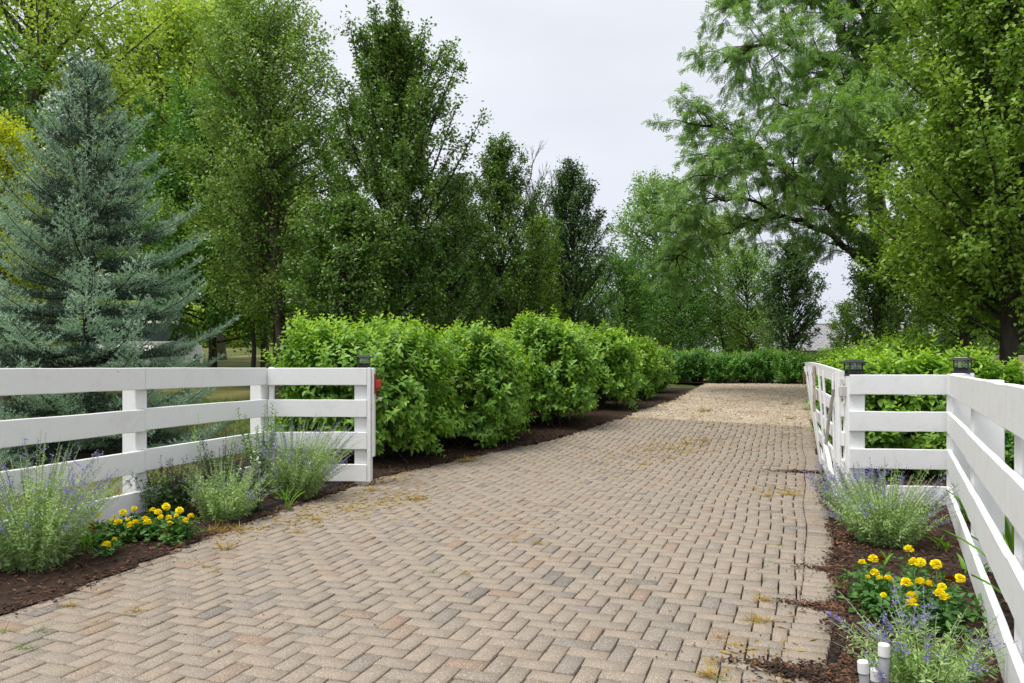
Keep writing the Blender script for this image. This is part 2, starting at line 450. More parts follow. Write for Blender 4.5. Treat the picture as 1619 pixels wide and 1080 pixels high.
# ================================================================== THE GROUND
def sheet(name, X, Y, Z, mask, mat, kind='structure', parent=None):
    ny, nx = X.shape
    V = np.stack([X, Y, Z], -1).reshape(-1, 3)
    i = np.arange(ny - 1)[:, None] * nx + np.arange(nx - 1)[None, :]
    q = np.stack([i, i + 1, i + nx + 1, i + nx], -1)
    if mask is not None: q = q[mask]
    else: q = q.reshape(-1, 4)
    used, inv = np.unique(q, return_inverse=True)
    o = obj(name, V[used], [inv.reshape(-1, 4)], mat, parent, True)
    if kind: o['kind'] = kind
    return o
xs = np.concatenate([np.linspace(-220, -32, 24), np.arange(-30, -12, 1.0), np.arange(-12, 14, .4), np.arange(14, 31, 1.0), np.linspace(32, 220, 24)])
ys = np.concatenate([np.linspace(-40, -4, 12), np.arange(-3, 28, .4), np.arange(28, 70, 1.0), np.linspace(72, 400, 30)])
GX, GY = np.meshgrid(xs, ys)
n_, u_ = xy2nu(GX, GY)
under = ((n_ > nl(u_) - .8) & (n_ < 2.0) & (u_ > -5) & (u_ < 24)) | ((n_ > -3) & (n_ < 6) & (u_ > 13) & (GY < 24.2))
GZ = g(GX, GY) - .02 - .08 * under + (~under) * .02 * np.sin(GX * 1.7 + np.cos(GY * 1.3) * 2) * np.sin(GY * 1.1)
sheet('lawn', GX, GY, GZ, None, M['lawn'])

def nu_sheet(name, n0, n1, u0, u1, st, dz, maskf, mat):
    ns = np.arange(n0, n1 + st, st); us = np.arange(u0, u1 + st, st)
    A, B = np.meshgrid(ns, us)
    x, y = nu2xy(A, B)
    c = maskf((A[:-1, :-1] + A[1:, 1:]) / 2, (B[:-1, :-1] + B[1:, 1:]) / 2)
    return sheet(name, x, y, g(x, y) + dz, c, mat)
def right_edge(u): return np.interp(u, [2, 3.2, 4.2, 5.3, 8, 14], [.06, .12, .20, .26, .30, .30]) + .018 * np.sin(u * 2.1) + .02 * np.sin(u * 5.3 + 1)
drive = nu_sheet('driveway', -5, .5, -1.0, U_END + .1, .05, -.024, lambda n, u: (n > nl(u) - .05) & (n < right_edge(u) + .02), M['joint'])
drive['label'] = 'herringbone brick driveway running between the white fences'
nu_sheet('gravel_drive', -7, 6.0, U_END, 26.5, .12, -.008,
         lambda n, u: (n > nl(u) + .0) & ((n < .75 + .3 * np.sin(u * .9)) | (u > 17)) & (nu2xy(n, u)[1] < 23.72), M['gravel'])
nrm = lambda n, u: np.sin(n * 7 + u * 3) * .02 + np.sin(u * 11 + n * 2) * .02 + np.sin(u * 31) * .012
def left_bed(n, u): return (n < nl(u) + .04 + nrm(n, u)) & (n > nl(u) - np.interp(u, [0, 6, 8, 20], [1.1, 1.0, 2.4, 2.4])) & (u < 21)
def right_bed(n, u): return (n > right_edge(u) + .4 * nrm(n, u)) & (n < right_edge(u) + 2.2) & (u < 17)
def far_bed(n, u): return (nu2xy(n, u)[1] > 23.62 + .06 * np.sin(n * 3)) & (nu2xy(n, u)[1] < 25.4)
nu_sheet('mulch_bed', -7.5, -2, 1.5, 23, .06, .012, left_bed, M['mulch'])
nu_sheet('mulch_bed', .05, 2.5, 2.0, 9.0, .025, .012, right_bed, M['mulch'])
nu_sheet('mulch_bed', .05, 2.6, 9.0, 17.0, .05, .012, right_bed, M['mulch'])
nu_sheet('mulch_bed', -8, 9, 19.0, 28, .12, .012, far_bed, M['mulch'])

# ================================================================== PAVERS
PW = .0995
def warp(n, u):
    return (n + .012 * np.sin(u * 1.35 + n * .5) + .009 * np.sin(u * .62 + n * 1.3 + 1) + .010 * np.sin(u * 3.1),
            u + .010 * np.sin(n * 1.5 + u * .6) + .007 * np.sin(n * 2.9 + 2))
bricks = []     # centre n,u ; size along n, along u
imin, imax = int(-5.2 / PW), 3
jmax = int(U_END / PW)
for j in range(0, jmax + 1):
    for i in range(imin, imax + 1):
        c = (i + j) % 4
        if c == 0: nn0, nn1, uu0, uu1 = i, i + 2, j, j + 1
        elif c == 2: nn0, nn1, uu0, uu1 = i, i + 1, j, j + 2
        else: continue
        a0, a1, b0, b1 = nn0 * PW, nn1 * PW, uu0 * PW, uu1 * PW
        nr = n_cut((b0 + b1) / 2)
        if a0 >= nr - .018 or b0 > U_END - .03: continue
        a1 = min(a1, nr); b1 = min(b1, U_END)
        cn, cu = (a0 + a1) / 2, (b0 + b1) / 2
        if cn < nl(cu) - .02: continue
        bricks.append((cn, cu, a1 - a0, b1 - b0))
for j in range(0, jmax):          # border course: pavers laid across, end to the bed
    bricks.append((n_cut((j + .5) * PW) - .001 + PW + R.uniform(-.006, .001), (j + .5) * PW + .02, 2 * PW, PW))
B = np.array(bricks)
wn_, wu_ = warp(B[:, 0], B[:, 1])
bx, by = nu2xy(wn_, wu_)
keep = by > 2.6
B, bx, by = B[keep], bx[keep], by[keep]
bz = g(bx, by) + rng.normal(0, .0017, len(B))
pxb = CX + F_PX * bx / by; pyb = HY + F_PX * (EYE - bz) / by
inview = (pxb > -25) & (pxb < 1640) & (pyb < 1095)
score = np.where(inview, by, 1e3)
order = np.argsort(score)
def brick_verts(sn, su, gap, rot, tn, tu, jit):
    hn, hu = sn / 2 - gap, su / 2 - gap * .58; cb_, th = .0028, .055
    base = []
    for (k, z) in ((0, -th), (0, -.004), (cb_, 0)):
        for (a, b) in ((-1, -1), (1, -1), (1, 1), (-1, 1)):
            base.append((a * (hn - k), b * (hu - k), z))
    v = np.array(base)
    v[8:, 2] += v[8:, 0] * tn + v[8:, 1] * tu; v[4:8, 2] += v[4:8, 0] * tn + v[4:8, 1] * tu
    v[:, :2] += jit
    c, s = math.cos(rot), math.sin(rot)
    n2 = v[:, 0] * c - v[:, 1] * s; u2 = v[:, 0] * s + v[:, 1] * c
    return np.stack([n2 * DN[0] + u2 * DU[0], n2 * DN[1] + u2 * DU[1], v[:, 2]], -1)
BF = np.array([(0, 1, 5, 4), (1, 2, 6, 5), (2, 3, 7, 6), (3, 0, 4, 7), (4, 5, 9, 8), (5, 6, 10, 9), (6, 7, 11, 10), (7, 4, 8, 11), (8, 9, 10, 11)])
full_meshes = {}
def single_mesh(sn, su, var):
    key = (round(sn, 3), round(su, 3), var)
    if key not in full_meshes:
        r2 = np.random.default_rng(var * 17 + 3)
        full_meshes[key] = np_mesh('paver', brick_verts(sn, su, .0044, r2.normal(0, .006), r2.normal(0, .008), r2.normal(0, .008),
                                   r2.normal(0, .0009, (12, 2))), [BF], M['paver'])
    return full_meshes[key]
for k in order[:300]:
    me = single_mesh(B[k, 2], B[k, 3], int(R.random() * 5))
    o = bpy.data.objects.new('paver', me)
    o.location = (bx[k], by[k], bz[k])
    link(o, drive)
Vb, Fb = [], []
slope_du = (g(bx + DU[0] * .1, by + DU[1] * .1) - g(bx - DU[0] * .1, by - DU[1] * .1)) / .2
for q, k in enumerate(order[300:]):
    v = brick_verts(B[k, 2], B[k, 3], .0044 + R.random() * .0012, R.gauss(0, .008), R.gauss(0, .008), slope_du[k] + R.gauss(0, .008), rng.normal(0, .0009, (12, 2)))
    Vb.append(v + (bx[k], by[k], bz[k])); Fb.append(BF + q * 12)
o = obj('paver_field', np.concatenate(Vb), [np.concatenate(Fb)], M['paver_far'], drive); o['kind'] = 'stuff'

# ================================================================== PLANT BUILDERS
def make_tree(name, label, cat, X, Y, h, cb, env, nprim, elev, nleaf, lsize, ml, mb, tr=.10, tpl=T_DIAMOND, sec=.5, spread=.07,
              droop=.0, wander=.02, leader=.97, group=None, uplook=.5, base=None, minsec=3, secden=6.0, zpow=1.0, clump=.0):
    z0 = gf(X, Y) - .06 if base is None else base
    root = thing(name, label, cat, (X, Y, z0), group)
    tb = Tubes(); nT = 10
    ts = np.linspace(0, leader, nT)
    off = np.cumsum(rng.normal(0, wander * h / nT * 2, (nT, 2)), axis=0); off -= off[0]
    TP = np.stack([X + off[:, 0], Y + off[:, 1], z0 + ts * h], -1)
    tr_r = tr * (1 - .9 * ts) + .006; tr_r[0] *= 1.35
    tb.add(TP, tr_r, 8)
    def tpos(z):
        return np.array([np.interp(z, TP[:, 2], TP[:, 0]), np.interp(z, TP[:, 2], TP[:, 1]), z])
    et = np.linspace(0, 1, len(env))
    tw0, tw1, twc = [], [], []
    for k in range(nprim):
        t = ((k + R.random()) / nprim) ** zpow
        zz = z0 + cb * .85 + (h - cb * .85) * t * .95
        az = k * 2.39996 + R.uniform(-.4, .4)
        r = float(np.interp(t, et, env)) * R.uniform(.72, 1.12)
        el = math.radians(np.interp(t, [0, 1], elev)) + R.uniform(-.12, .12)
        L = min(r / max(.25, math.cos(el)), (z0 + h * 1.03 - zz) / max(.05, math.sin(el)) if math.sin(el) > .05 else 99)
        if L < .15: L = .15
        d = np.array([math.cos(az) * math.cos(el), math.sin(az) * math.cos(el), math.sin(el)])
        s = np.array([0, .3, .62, 1.0])
        Pp = tpos(zz) + d * (L * s)[:, None] + np.array([0, 0, 1.0]) * ((.10 - droop) * L * s * s)[:, None] + rng.normal(0, .03 * L, (4, 3)) * s[:, None]
        rb = max(.006, min(tr * .45, .013 * L + .004))
        tb.add(Pp, rb * (1 - .85 * s) + .002, 4)
        ns = minsec + int(L * secden)
        for m in range(ns):
            a = R.uniform(.22, 1.0)
            p = np.array([np.interp(a, s, Pp[:, i]) for i in range(3)])
            d2 = d * .55 + np.array([R.gauss(0, .6), R.gauss(0, .6), R.gauss(.12, .45)])
            d2 /= np.linalg.norm(d2)
            L2 = sec * (.45 + .65 * (1 - a)) * R.uniform(.55, 1.25)
            p1 = p + d2 * L2 - np.array([0, 0, droop * L2])
            tw0.append(p); tw1.append(p1); twc.append(p + d2 * .0)
            tb.add([p, p1], [.006, .002], 3)
        tw0.append(Pp[2]); tw1.append(Pp[3] + (Pp[3] - Pp[2]) * .15)
    tw0.append(TP[-3]); tw1.append(TP[-1] + (0, 0, h * .02))
    tw0 = np.array(tw0); tw1 = np.array(tw1)
    ln_ = np.linalg.norm(tw1 - tw0, axis=1)
    wgt = ln_ * (rng.gamma(1.6, 1, len(ln_)) if clump else 1)
    idx = rng.choice(len(tw0), nleaf, p=wgt / wgt.sum())
    s = rng.uniform(.08, 1.06, nleaf)[:, None]
    pos = tw0[idx] + (tw1[idx] - tw0[idx]) * s + rng.normal(0, spread, (nleaf, 3))
    out = pos - np.array([X, Y, 0]); out[:, 2] = 0
    d = norm(norm(out) * .5 + norm(tw1[idx] - tw0[idx]) * .5 + rvec(nleaf) * .65 + np.array([0, 0, -.35]))
    up = norm(norm(out) * .45 + UP * uplook + rvec(nleaf) * .45)
    V, G_ = leaves(pos, d, up, lsize * rng.uniform(.65, 1.25, nleaf), tpl)
    tb.build('trunk', mb, root)
    obj('crown', V, G_, ml, root)
    return root

def make_bush(label, X, Y, h, rx, ry, nshoot, lsize, mats=('lime', 'lime_tip'), name='leafy_shrub', group=None, cat='shrub', tpl=T_OVATE, per=14, power=.75, low=.12):
    z0 = gf(X, Y)
    root = thing(name, label, cat, (X, Y, z0), group)
    zc = h * .50
    n = nshoot
    v = norm(rvec(n)); v[:, 2] = np.where(v[:, 2] < -.75, -v[:, 2], v[:, 2])
    inner = rng.random(n) < .3
    lump = 1 + .09 * np.sin(v[:, 0] * 5 + X * 3) * np.cos(v[:, 1] * 4 + Y) + .07 * np.sin(v[:, 2] * 9 + v[:, 0] * 7 + X)
    rad = np.where(inner, rng.uniform(.6, .88, n), rng.normal(.97, .05, n)) * lump
    sg = np.sign(v) * np.abs(v) ** power            # rounder shoulders than a plain ellipsoid
    tip = np.stack([X + rx * rad * sg[:, 0], Y + ry * rad * sg[:, 1], z0 + np.maximum(low, zc + (h - zc) * rad * sg[:, 2])], -1)
    tip += rng.normal(0, .035, (n, 3))
    dn = norm(v * (1, 1, .6) + UP * np.where(v[:, 2:3] > -.2, .75, .25) + rvec(n) * .28)
    tall = rng.random(n) < .10
    tip = tip + dn * np.where(tall, rng.uniform(.05, .16, n), 0)[:, None]
    Ls = rng.uniform(.22, .36, n)
    parts = []
    a0 = rng.uniform(0, math.pi, n)
    ref = norm(np.cross(dn, np.array([.3, .2, .9]))); ref2 = np.cross(dn, ref)
    pos_, d_, up_, sz_ = [], [], [], []
    for k in range(per):
        f = (k // 2) / max(1, per // 2 - 1)          # 0 at the tip, 1 down the shoot
        an = a0 + (k // 2) * math.pi / 2 + (k % 2) * math.pi + rng.normal(0, .25, n)
        side = ref * np.cos(an)[:, None] + ref2 * np.sin(an)[:, None]
        pos = tip - dn * (Ls * f)[:, None]
        d = norm(side * (.55 + .55 * f) + dn * (.75 - .75 * f) + np.array([0, 0, -.28 * f]) + rvec(n) * .14)
        pos_.append(pos); d_.append(d); up_.append(norm(dn + UP * .5 + rvec(n) * .15)); sz_.append(lsize * (.42 + .62 * min(1, f * 2.2)) * rng.uniform(.75, 1.2, n))
    cat_ = lambda q: np.concatenate(q)
    young = 4
    ntip = n * young
    pos, d, up, sz = cat_(pos_), cat_(d_), cat_(up_), cat_(sz_)
    # only shoots that reach the light carry pale young tips
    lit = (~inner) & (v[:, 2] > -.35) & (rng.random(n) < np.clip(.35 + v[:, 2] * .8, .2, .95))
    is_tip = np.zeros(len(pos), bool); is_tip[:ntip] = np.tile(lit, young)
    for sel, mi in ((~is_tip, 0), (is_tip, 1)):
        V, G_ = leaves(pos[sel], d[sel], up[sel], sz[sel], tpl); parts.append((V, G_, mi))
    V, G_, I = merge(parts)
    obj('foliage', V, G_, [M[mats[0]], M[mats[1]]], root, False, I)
    tb = Tubes()
    for k in range(46):
        j = R.randrange(n)
        b = np.array([X + R.gauss(0, rx * .22), Y + R.gauss(0, ry * .22), z0 - .02])
        t = tip[j] - dn[j] * Ls[j] * .5
        mid = b * .5 + t * .5 + np.array([0, 0, h * .1])
        tb.add([b, mid, t], [.012, .008, .004], 4)
    tb.build('stems', M['bark_dark'], root)['kind'] = 'stuff'
    return root

def make_spruce(X, Y, h, Rb, label):
    z0 = gf(X, Y)
    root = thing('spruce_tree', label, 'tree', (X, Y, z0))
    tb = Tubes()
    tb.add([(X, Y, z0 - .05), (X + .02, Y, z0 + h * .5), (X, Y, z0 + h)], [.12, .065, .010], 8)
    segs = []          # p0, p1, place along the branch
    zl = .22
    while zl < h - .12:
        t = (zl - .35) / (h - .35)
        L0 = Rb * (1 - t) ** .82 * np.interp(t, [0, .08, .2], [.82, .95, 1.0]) + .10
        nb = 9 if t < .7 else 7
        a0 = R.uniform(0, 6.28)
        for b in range(nb):
            az = a0 + b * 2 * math.pi / nb + R.uniform(-.25, .25)
            L = L0 * R.choice((.66, .82, .95, 1.0, 1.08)) * R.uniform(.92, 1.06)
            el = np.interp(t, [0, .35, .8, 1], [-.12, .10, .45, .9]) + R.uniform(-.09, .09)
            hd = np.array([math.cos(az), math.sin(az), 0]); sd = np.array([-math.sin(az), math.cos(az), 0])
            s = np.linspace(0, 1, 7)
            P = np.array([X, Y, z0 + zl + R.uniform(-.08, .08)]) + hd * (L * s * math.cos(el))[:, None] + UP * (L * (s * math.sin(el) - .16 * s * (1 - s) * 2 + .16 * s ** 3))[:, None]
            tb.add(P, .004 + .011 * (1 - s) * (L / Rb) ** .5, 4)
            at = lambda q: np.array([np.interp(q, s, P[:, i]) for i in range(3)])
            q = .16
            while q < 1.0:
                p = at(q); tdir = norm(at(min(1, q + .06)) - at(max(0, q - .06)))
                for sg in (-1, 1):
                    l2 = min(.55, (.40 * (1 - q) * L + .12) * R.uniform(.75, 1.15))
                    d2 = norm(tdir * .75 + sd * sg * R.uniform(.55, .9) + UP * R.uniform(-.06, .30))
                    e = p + d2 * l2 - UP * .10 * l2 * (1 - t)
                    segs.append((p, e, q))
                    m = .06
                    while m < l2 - .03:
                        pp = p + (e - p) * (m / l2)
                        for s3 in (-1, 1):
                            s2 = norm(np.cross(d2, UP)) * s3
                            d3 = norm(d2 * .8 + s2 * .55 + UP * R.uniform(.15, .75))
                            l3 = min(.17, .075 + .45 * (l2 - m)) * R.uniform(.8, 1.2)
                            segs.append((pp, pp + d3 * l3, q + .1))
                        m += .10
                q += .10 / max(.45, L)
            segs.append((at(.8), at(1.0) + hd * .06 + UP * .03, 1.0))
        zl += np.interp(t, [0, .28, .36, 1], [.25, .27, .35, .21]) * R.uniform(.85, 1.15)
    segs.append((np.array([X, Y, z0 + h - .35]), np.array([X, Y, z0 + h + .05]), 1.0))
    P0 = np.array([s[0] for s in segs]); P1 = np.array([s[1] for s in segs]); q = np.array([s[2] for s in segs])
    ln_ = np.linalg.norm(P1 - P0, axis=1)
    cnt = np.maximum(8, (ln_ * 118).astype(int))
    idx = np.repeat(np.arange(len(segs)), cnt); n = len(idx)
    f = rng.random(n)[:, None]
    ax = norm(P1 - P0)[idx]
    pos = P0[idx] + (P1 - P0)[idx] * f
    rad = rvec(n); rad = norm(rad - (rad * ax).sum(-1, keepdims=True) * ax)
    rad = norm(rad + UP * .35)
    d = norm(ax * .5 + rad)
    sz = rng.uniform(.028, .044, n)
    old = (q[idx] < .58) & (rng.random(n) < .85)  # mostly needles nearer the trunk, their darker colour paints shade inside the crown
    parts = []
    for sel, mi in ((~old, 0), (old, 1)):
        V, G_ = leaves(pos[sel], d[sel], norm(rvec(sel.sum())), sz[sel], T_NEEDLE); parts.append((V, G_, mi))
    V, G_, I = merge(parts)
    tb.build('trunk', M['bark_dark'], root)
    obj('crown', V, G_, [M['needle'], M['needle_old_shade']], root, False, I)
    return root

def make_sage(label, X, Y, h, rad, nst, lean=(0, 0), bloom=.5, group='russian sage clumps', seed_spread=.16):
    z0 = gf(X, Y)
    root = thing('sage_plant', label, 'plant', (X, Y, z0), group)
    tb = Tubes(); LP, LD, LS, BP = [], [], [], []
    for k in range(nst):
        a = R.uniform(0, 6.283); rr = math.sqrt(R.random())
        b = np.array([X + math.cos(a) * rr * seed_spread, Y + math.sin(a) * rr * seed_spread, z0])
        H = h * R.uniform(.45, 1.10) * (1 - .22 * rr)
        tip = np.array([X + math.cos(a) * rr * rad + lean[0] * H, Y + math.sin(a) * rr * rad + lean[1] * H, z0 + H]) + rng.normal(0, .03, 3)
        ctrl = b * .45 + tip * .55 + np.array([-math.cos(a), -math.sin(a), 0]) * rr * rad * .18 + np.array([0, 0, .06 * H])
        s = np.linspace(0, 1, 6)[:, None]
        P = b * (1 - s) ** 2 + 2 * ctrl * s * (1 - s) + tip * s ** 2
        tb.add(P, [.0030, .0028, .0025, .0022, .0019, .0013], 3)
        nlv = int(78 * H / .7) + 14
        t = np.sort(rng.beta(1.1, 1.25, nlv))[:, None]
        p = b * (1 - t) ** 2 + 2 * ctrl * t * (1 - t) + tip * t ** 2
        ax = norm(tip - b)
        side = rvec(nlv); side = norm(side - (side @ ax)[:, None] * ax)
        LP.append(p); LD.append(norm(ax * .5 + side)); LS.append(np.interp(t[:, 0], [0, .5, .8, 1], [.042, .038, .020, .008]) * rng.uniform(.7, 1.25, nlv))
        if R.random() < bloom:
            nbm = R.randrange(16, 40)
            tt = 1 - rng.beta(1, 1.6, nbm)[:, None] * .38
            p = b * (1 - tt) ** 2 + 2 * ctrl * tt * (1 - tt) + tip * tt ** 2
            BP.append(p + rng.normal(0, .0075, (nbm, 3)))
            for m in range(R.randrange(1, 4)):      # short side sprays
                t0 = R.uniform(.62, .85)
                p0 = b * (1 - t0) ** 2 + 2 * ctrl * t0 * (1 - t0) + tip * t0 ** 2
                dd = norm(norm(tip - b) + rng.normal(0, .45, 3)); l = R.uniform(.07, .16)
                tb.add([p0, p0 + dd * l], [.0014, .0008], 3)
                q = rng.uniform(.2, 1, 10)[:, None]
                BP.append(p0 + dd * l * q + rng.normal(0, .006, (10, 3)))
    LP, LD, LS = np.concatenate(LP), np.concatenate(LD), np.concatenate(LS)
    n = len(LP)
    V, G_ = leaves(LP, LD, norm(UP + rvec(n) * .6), LS, T_NARROW)
    tb.build('stems', M['sage_stem'], root)['kind'] = 'stuff'
    obj('foliage', V, G_, M['sage'], root)
    BP = np.concatenate(BP); n = len(BP)
    V, G_ = leaves(BP, norm(rvec(n)), norm(rvec(n)), rng.uniform(.008, .015, n), T_DIAMOND)
    obj('blossoms', V, G_, M['sage_bloom'], root)
    return root

def make_salvia(label, X, Y, h, rad, nst):
    z0 = gf(X, Y)
    root = thing('salvia_plant', label, 'plant', (X, Y, z0), 'purple salvia clumps by the fence')
    tb = Tubes(); LP, LD, BP = [], [], []
    for k in range(nst):
        a = R.uniform(0, 6.283); rr = math.sqrt(R.random())
        b = np.array([X + math.cos(a) * rr * rad * .4, Y + math.sin(a) * rr * rad * .4, z0])
        H = h * R.uniform(.6, 1.1)
        tip = np.array([X + math.cos(a) * rr * rad, Y + math.sin(a) * rr * rad, z0 + H]) + rng.normal(0, .02, 3)
        s = np.linspace(0, 1, 4)[:, None]
        tb.add(b + (tip - b) * s + UP * .03 * np.sin(s * 3.1), [.003, .0026, .002, .001], 3)
        nlv = 34; t = rng.uniform(.08, .74, nlv)[:, None]
        LP.append(b + (tip - b) * t + rng.normal(0, .022, (nlv, 3))); LD.append(norm(rvec(nlv) * (1, 1, .5) + UP * .25))
        nb = R.randrange(26, 48); t = rng.uniform(.66, 1.0, nb)[:, None]
        BP.append(b + (tip - b) * t + rng.normal(0, .007, (nb, 3)))
    LP, LD, BP = np.concatenate(LP), np.concatenate(LD), np.concatenate(BP)
    n = len(LP)
    V, G_ = leaves(LP, LD, norm(UP + rvec(n) * .4), rng.uniform(.025, .055, n), T_OVATE)
    tb.build('stems', M['salvia'], root)['kind'] = 'stuff'; obj('foliage', V, G_, M['salvia'], root)
    n = len(BP); V, G_ = leaves(BP, norm(rvec(n)), norm(rvec(n)), rng.uniform(.009, .016, n), T_DIAMOND)
    obj('blossoms', V, G_, M['salvia_bloom'], root)
    return root

def make_tall_leafy(name, label, X, Y, h, nst, rad, mat='goldenrod', lsize=.06, tpl=T_OVATE, cat='plant', group=None):
    z0 = gf(X, Y)
    root = thing(name, label, cat, (X, Y, z0), group)
    tb = Tubes(); LP, LD, LS = [], [], []
    for k in range(nst):
        b = np.array([X + R.gauss(0, rad * .5), Y + R.gauss(0, rad * .5), z0])
        tip = b + np.array([R.gauss(0, rad * .6), R.gauss(0, rad * .6), h * R.uniform(.7, 1.05)])
        tb.add([b, (b + tip) / 2 + (0, 0, .03), tip], [.004, .003, .0015], 4)
        nlv = int(60 * h) + 8; t = np.linspace(.1, 1, nlv)[:, None]
        LP.append(b + (tip - b) * t); a = np.arange(nlv) * 2.4 + R.random() * 6
        LD.append(norm(np.stack([np.cos(a), np.sin(a), rng.uniform(.1, .9, nlv)], -1)))
        LS.append(lsize * np.interp(t[:, 0], [0, .5, 1], [.8, 1, .45]) * rng.uniform(.8, 1.2, nlv))
    LP, LD, LS = np.concatenate(LP), np.concatenate(LD), np.concatenate(LS); n = len(LP)
    V, G_ = leaves(LP, LD, norm(UP + rvec(n) * .3), LS, tpl)
    tb.build('stems', M[mat], root)['kind'] = 'stuff'; obj('foliage', V, G_, M[mat], root)
    return root

# ================================================================== FENCES
def bm_beam(bm, p0, p1, height, thick, bev=.005, nseg=7, wob=.0011):
    """a board: runs p0->p1 along its top edge centre line, hangs height down; slightly warped"""
    p0, p1 = Vector(p0), Vector(p1); d = (p1 - p0); dh = Vector((d.x, d.y, 0)).normalized(); s = Vector((-dh.y, dh.x, 0))
    rings = []
    for k in range(nseg + 1):
        c = p0 + d * (k / nseg) + Vector((0, 0, R.gauss(0, wob))) + s * R.gauss(0, wob * .8)
        ht = height + R.gauss(0, wob * .6)
        e = bev; hw = thick / 2
        prof = [(-hw, -e), (-hw + e, 0), (hw - e, 0), (hw, -e), (hw, -ht + e), (hw - e, -ht), (-hw + e, -ht), (-hw, -ht + e)]
        rings.append([bm.verts.new(c + s * a + Vector((0, 0, b))) for a, b in prof])
    for A, Bq in zip(rings[:-1], rings[1:]):
        for i in range(8): bm.faces.new((A[i], A[(i + 1) % 8], Bq[(i + 1) % 8], Bq[i]))
    bm.faces.new(rings[0]); bm.faces.new(list(reversed(rings[-1])))
def board(parent, p0, p1, height=.184, thick=.034, name='rail'):
    bm = bmesh.new(); bm_beam(bm, p0, p1, height, thick); return obj_bm(name, bm, M['white'], parent)
def post(parent, x, y, top, size, rotz, size2=None, zb=None):
    zb = gf(x, y) - .1 if zb is None else zb
    bm = bmesh.new(); bm_box(bm, (x, y, (top + zb) / 2), (size, size2 or size, top - zb), rotz, .006)
    return obj_bm('post', bm, M['white'], parent)
PITCH = .341
def along(p, q, t): return (p[0] + (q[0] - p[0]) * t, p[1] + (q[1] - p[1]) * t)

# --- fence on the spruce side
fl = thing('board_fence', 'white four board fence in front of the blue spruce', 'fence', (-2.62, 8.2, gf(-2.62, 8.2)), 'white board fences flanking the gateway')
LC = (-2.63, 8.14); d1 = Vector((-.8, -3.12)).normalized(); side1 = Vector((d1.y, -d1.x))   # side1 points away from the drive
if side1.x > 0: side1 = -side1
LTOP = 1.278
pts = [LC] + [(LC[0] + d1.x * t, LC[1] + d1.y * t) for t in (1.84, 3.85, 5.9)]
rz1 = math.atan2(d1.y, d1.x)
for i in range(3):
    a, b = pts[i], pts[i + 1]
    ea = .03 if i == 0 else .0015
    aa = (a[0] + d1.x * ea, a[1] + d1.y * ea); bb = (b[0] - d1.x * .0015, b[1] - d1.y * .0015)
    for r in range(4):
        zt = LTOP - r * PITCH + R.gauss(0, .003)
        board(fl, (*aa, zt), (*bb, zt + R.gauss(0, .003)))
for i, p in enumerate(pts):
    q = (p[0] + side1.x * (.017 + .07) + (d1.x * .02 if i == 0 else 0), p[1] + side1.y * (.017 + .07))
    post(fl, q[0], q[1], LTOP - .012, .135, rz1)
# front panel: corner -> gate post
GPL = (-1.56, 8.10)
for r in range(4):
    zt = LTOP - .002 - r * PITCH + R.gauss(0, .002)
    board(fl, (LC[0] + .022, 8.12, zt), (-1.545, 8.085, zt + R.gauss(0, .002)))
post(fl, -1.615, 8.182, LTOP - .01, .14, 0)
bm = bmesh.new(); bm_box(bm, (-2.585, 8.165, LTOP / 2 + .02), (.05, .05, LTOP - .03), 0, .004); obj_bm('post_trim', bm, M['white'], fl)
bm = bmesh.new(); bm_box(bm, (-1.522, 8.130, LTOP / 2 + .03), (.036, .13, LTOP - .06), 0, .005); obj_bm('post_trim', bm, M['white'], fl)
bm = bmesh.new(); bm_box(bm, (-1.488, 8.150, .80), (.026, .10, .95), 0, .005); obj_bm('post_trim', bm, M['white'], fl)

# --- fence on the gate side
RTOP = 1.218
fr = thing('board_fence', 'white four board fence beside the open gate and the pipe stubs', 'fence', (3.98, 6.9, gf(3.98, 6.9)), 'white board fences flanking the gateway')
for r in range(4):
    zt = RTOP - r * PITCH + R.gauss(0, .002)
    board(fr, (3.128, 7.03, zt), (3.985, 6.93, zt + R.gauss(0, .002)))
post(fr, 3.205, 7.115, RTOP - .012, .15, -.11)
RC = (3.97, 6.895); d2v = Vector((-1.65, -3.22)).normalized(); side2 = Vector((-d2v.y, d2v.x))
if side2.x < 0: side2 = -side2
rz2 = math.atan2(d2v.y, d2v.x)
rp = [RC] + [(RC[0] + d2v.x * t, RC[1] + d2v.y * t) for t in (2.20, 4.35, 6.2)]
for i in range(3):
    a, b = rp[i], rp[i + 1]
    ea = .025 if i == 0 else .0015
    aa = (a[0] + d2v.x * ea, a[1] + d2v.y * ea); bb = (b[0] - d2v.x * .0015, b[1] - d2v.y * .0015)
    for r in range(4):
        zt = RTOP + .004 - r * PITCH + R.gauss(0, .003)
        board(fr, (*aa, zt), (*bb, zt + R.gauss(0, .003)))
for i, p in enumerate(rp):
    q = (p[0] + side2.x * (.017 + .09), p[1] + side2.y * (.017 + .09))
    post(fr, q[0], q[1], RTOP + (.012 if i == 0 else -.01), .172, rz2)
bm = bmesh.new(); bm_box(bm, (4.005, 6.945, RTOP / 2 + .01), (.05, .05, RTOP - .02), rz2, .004); obj_bm('post_trim', bm, M['white'], fr)

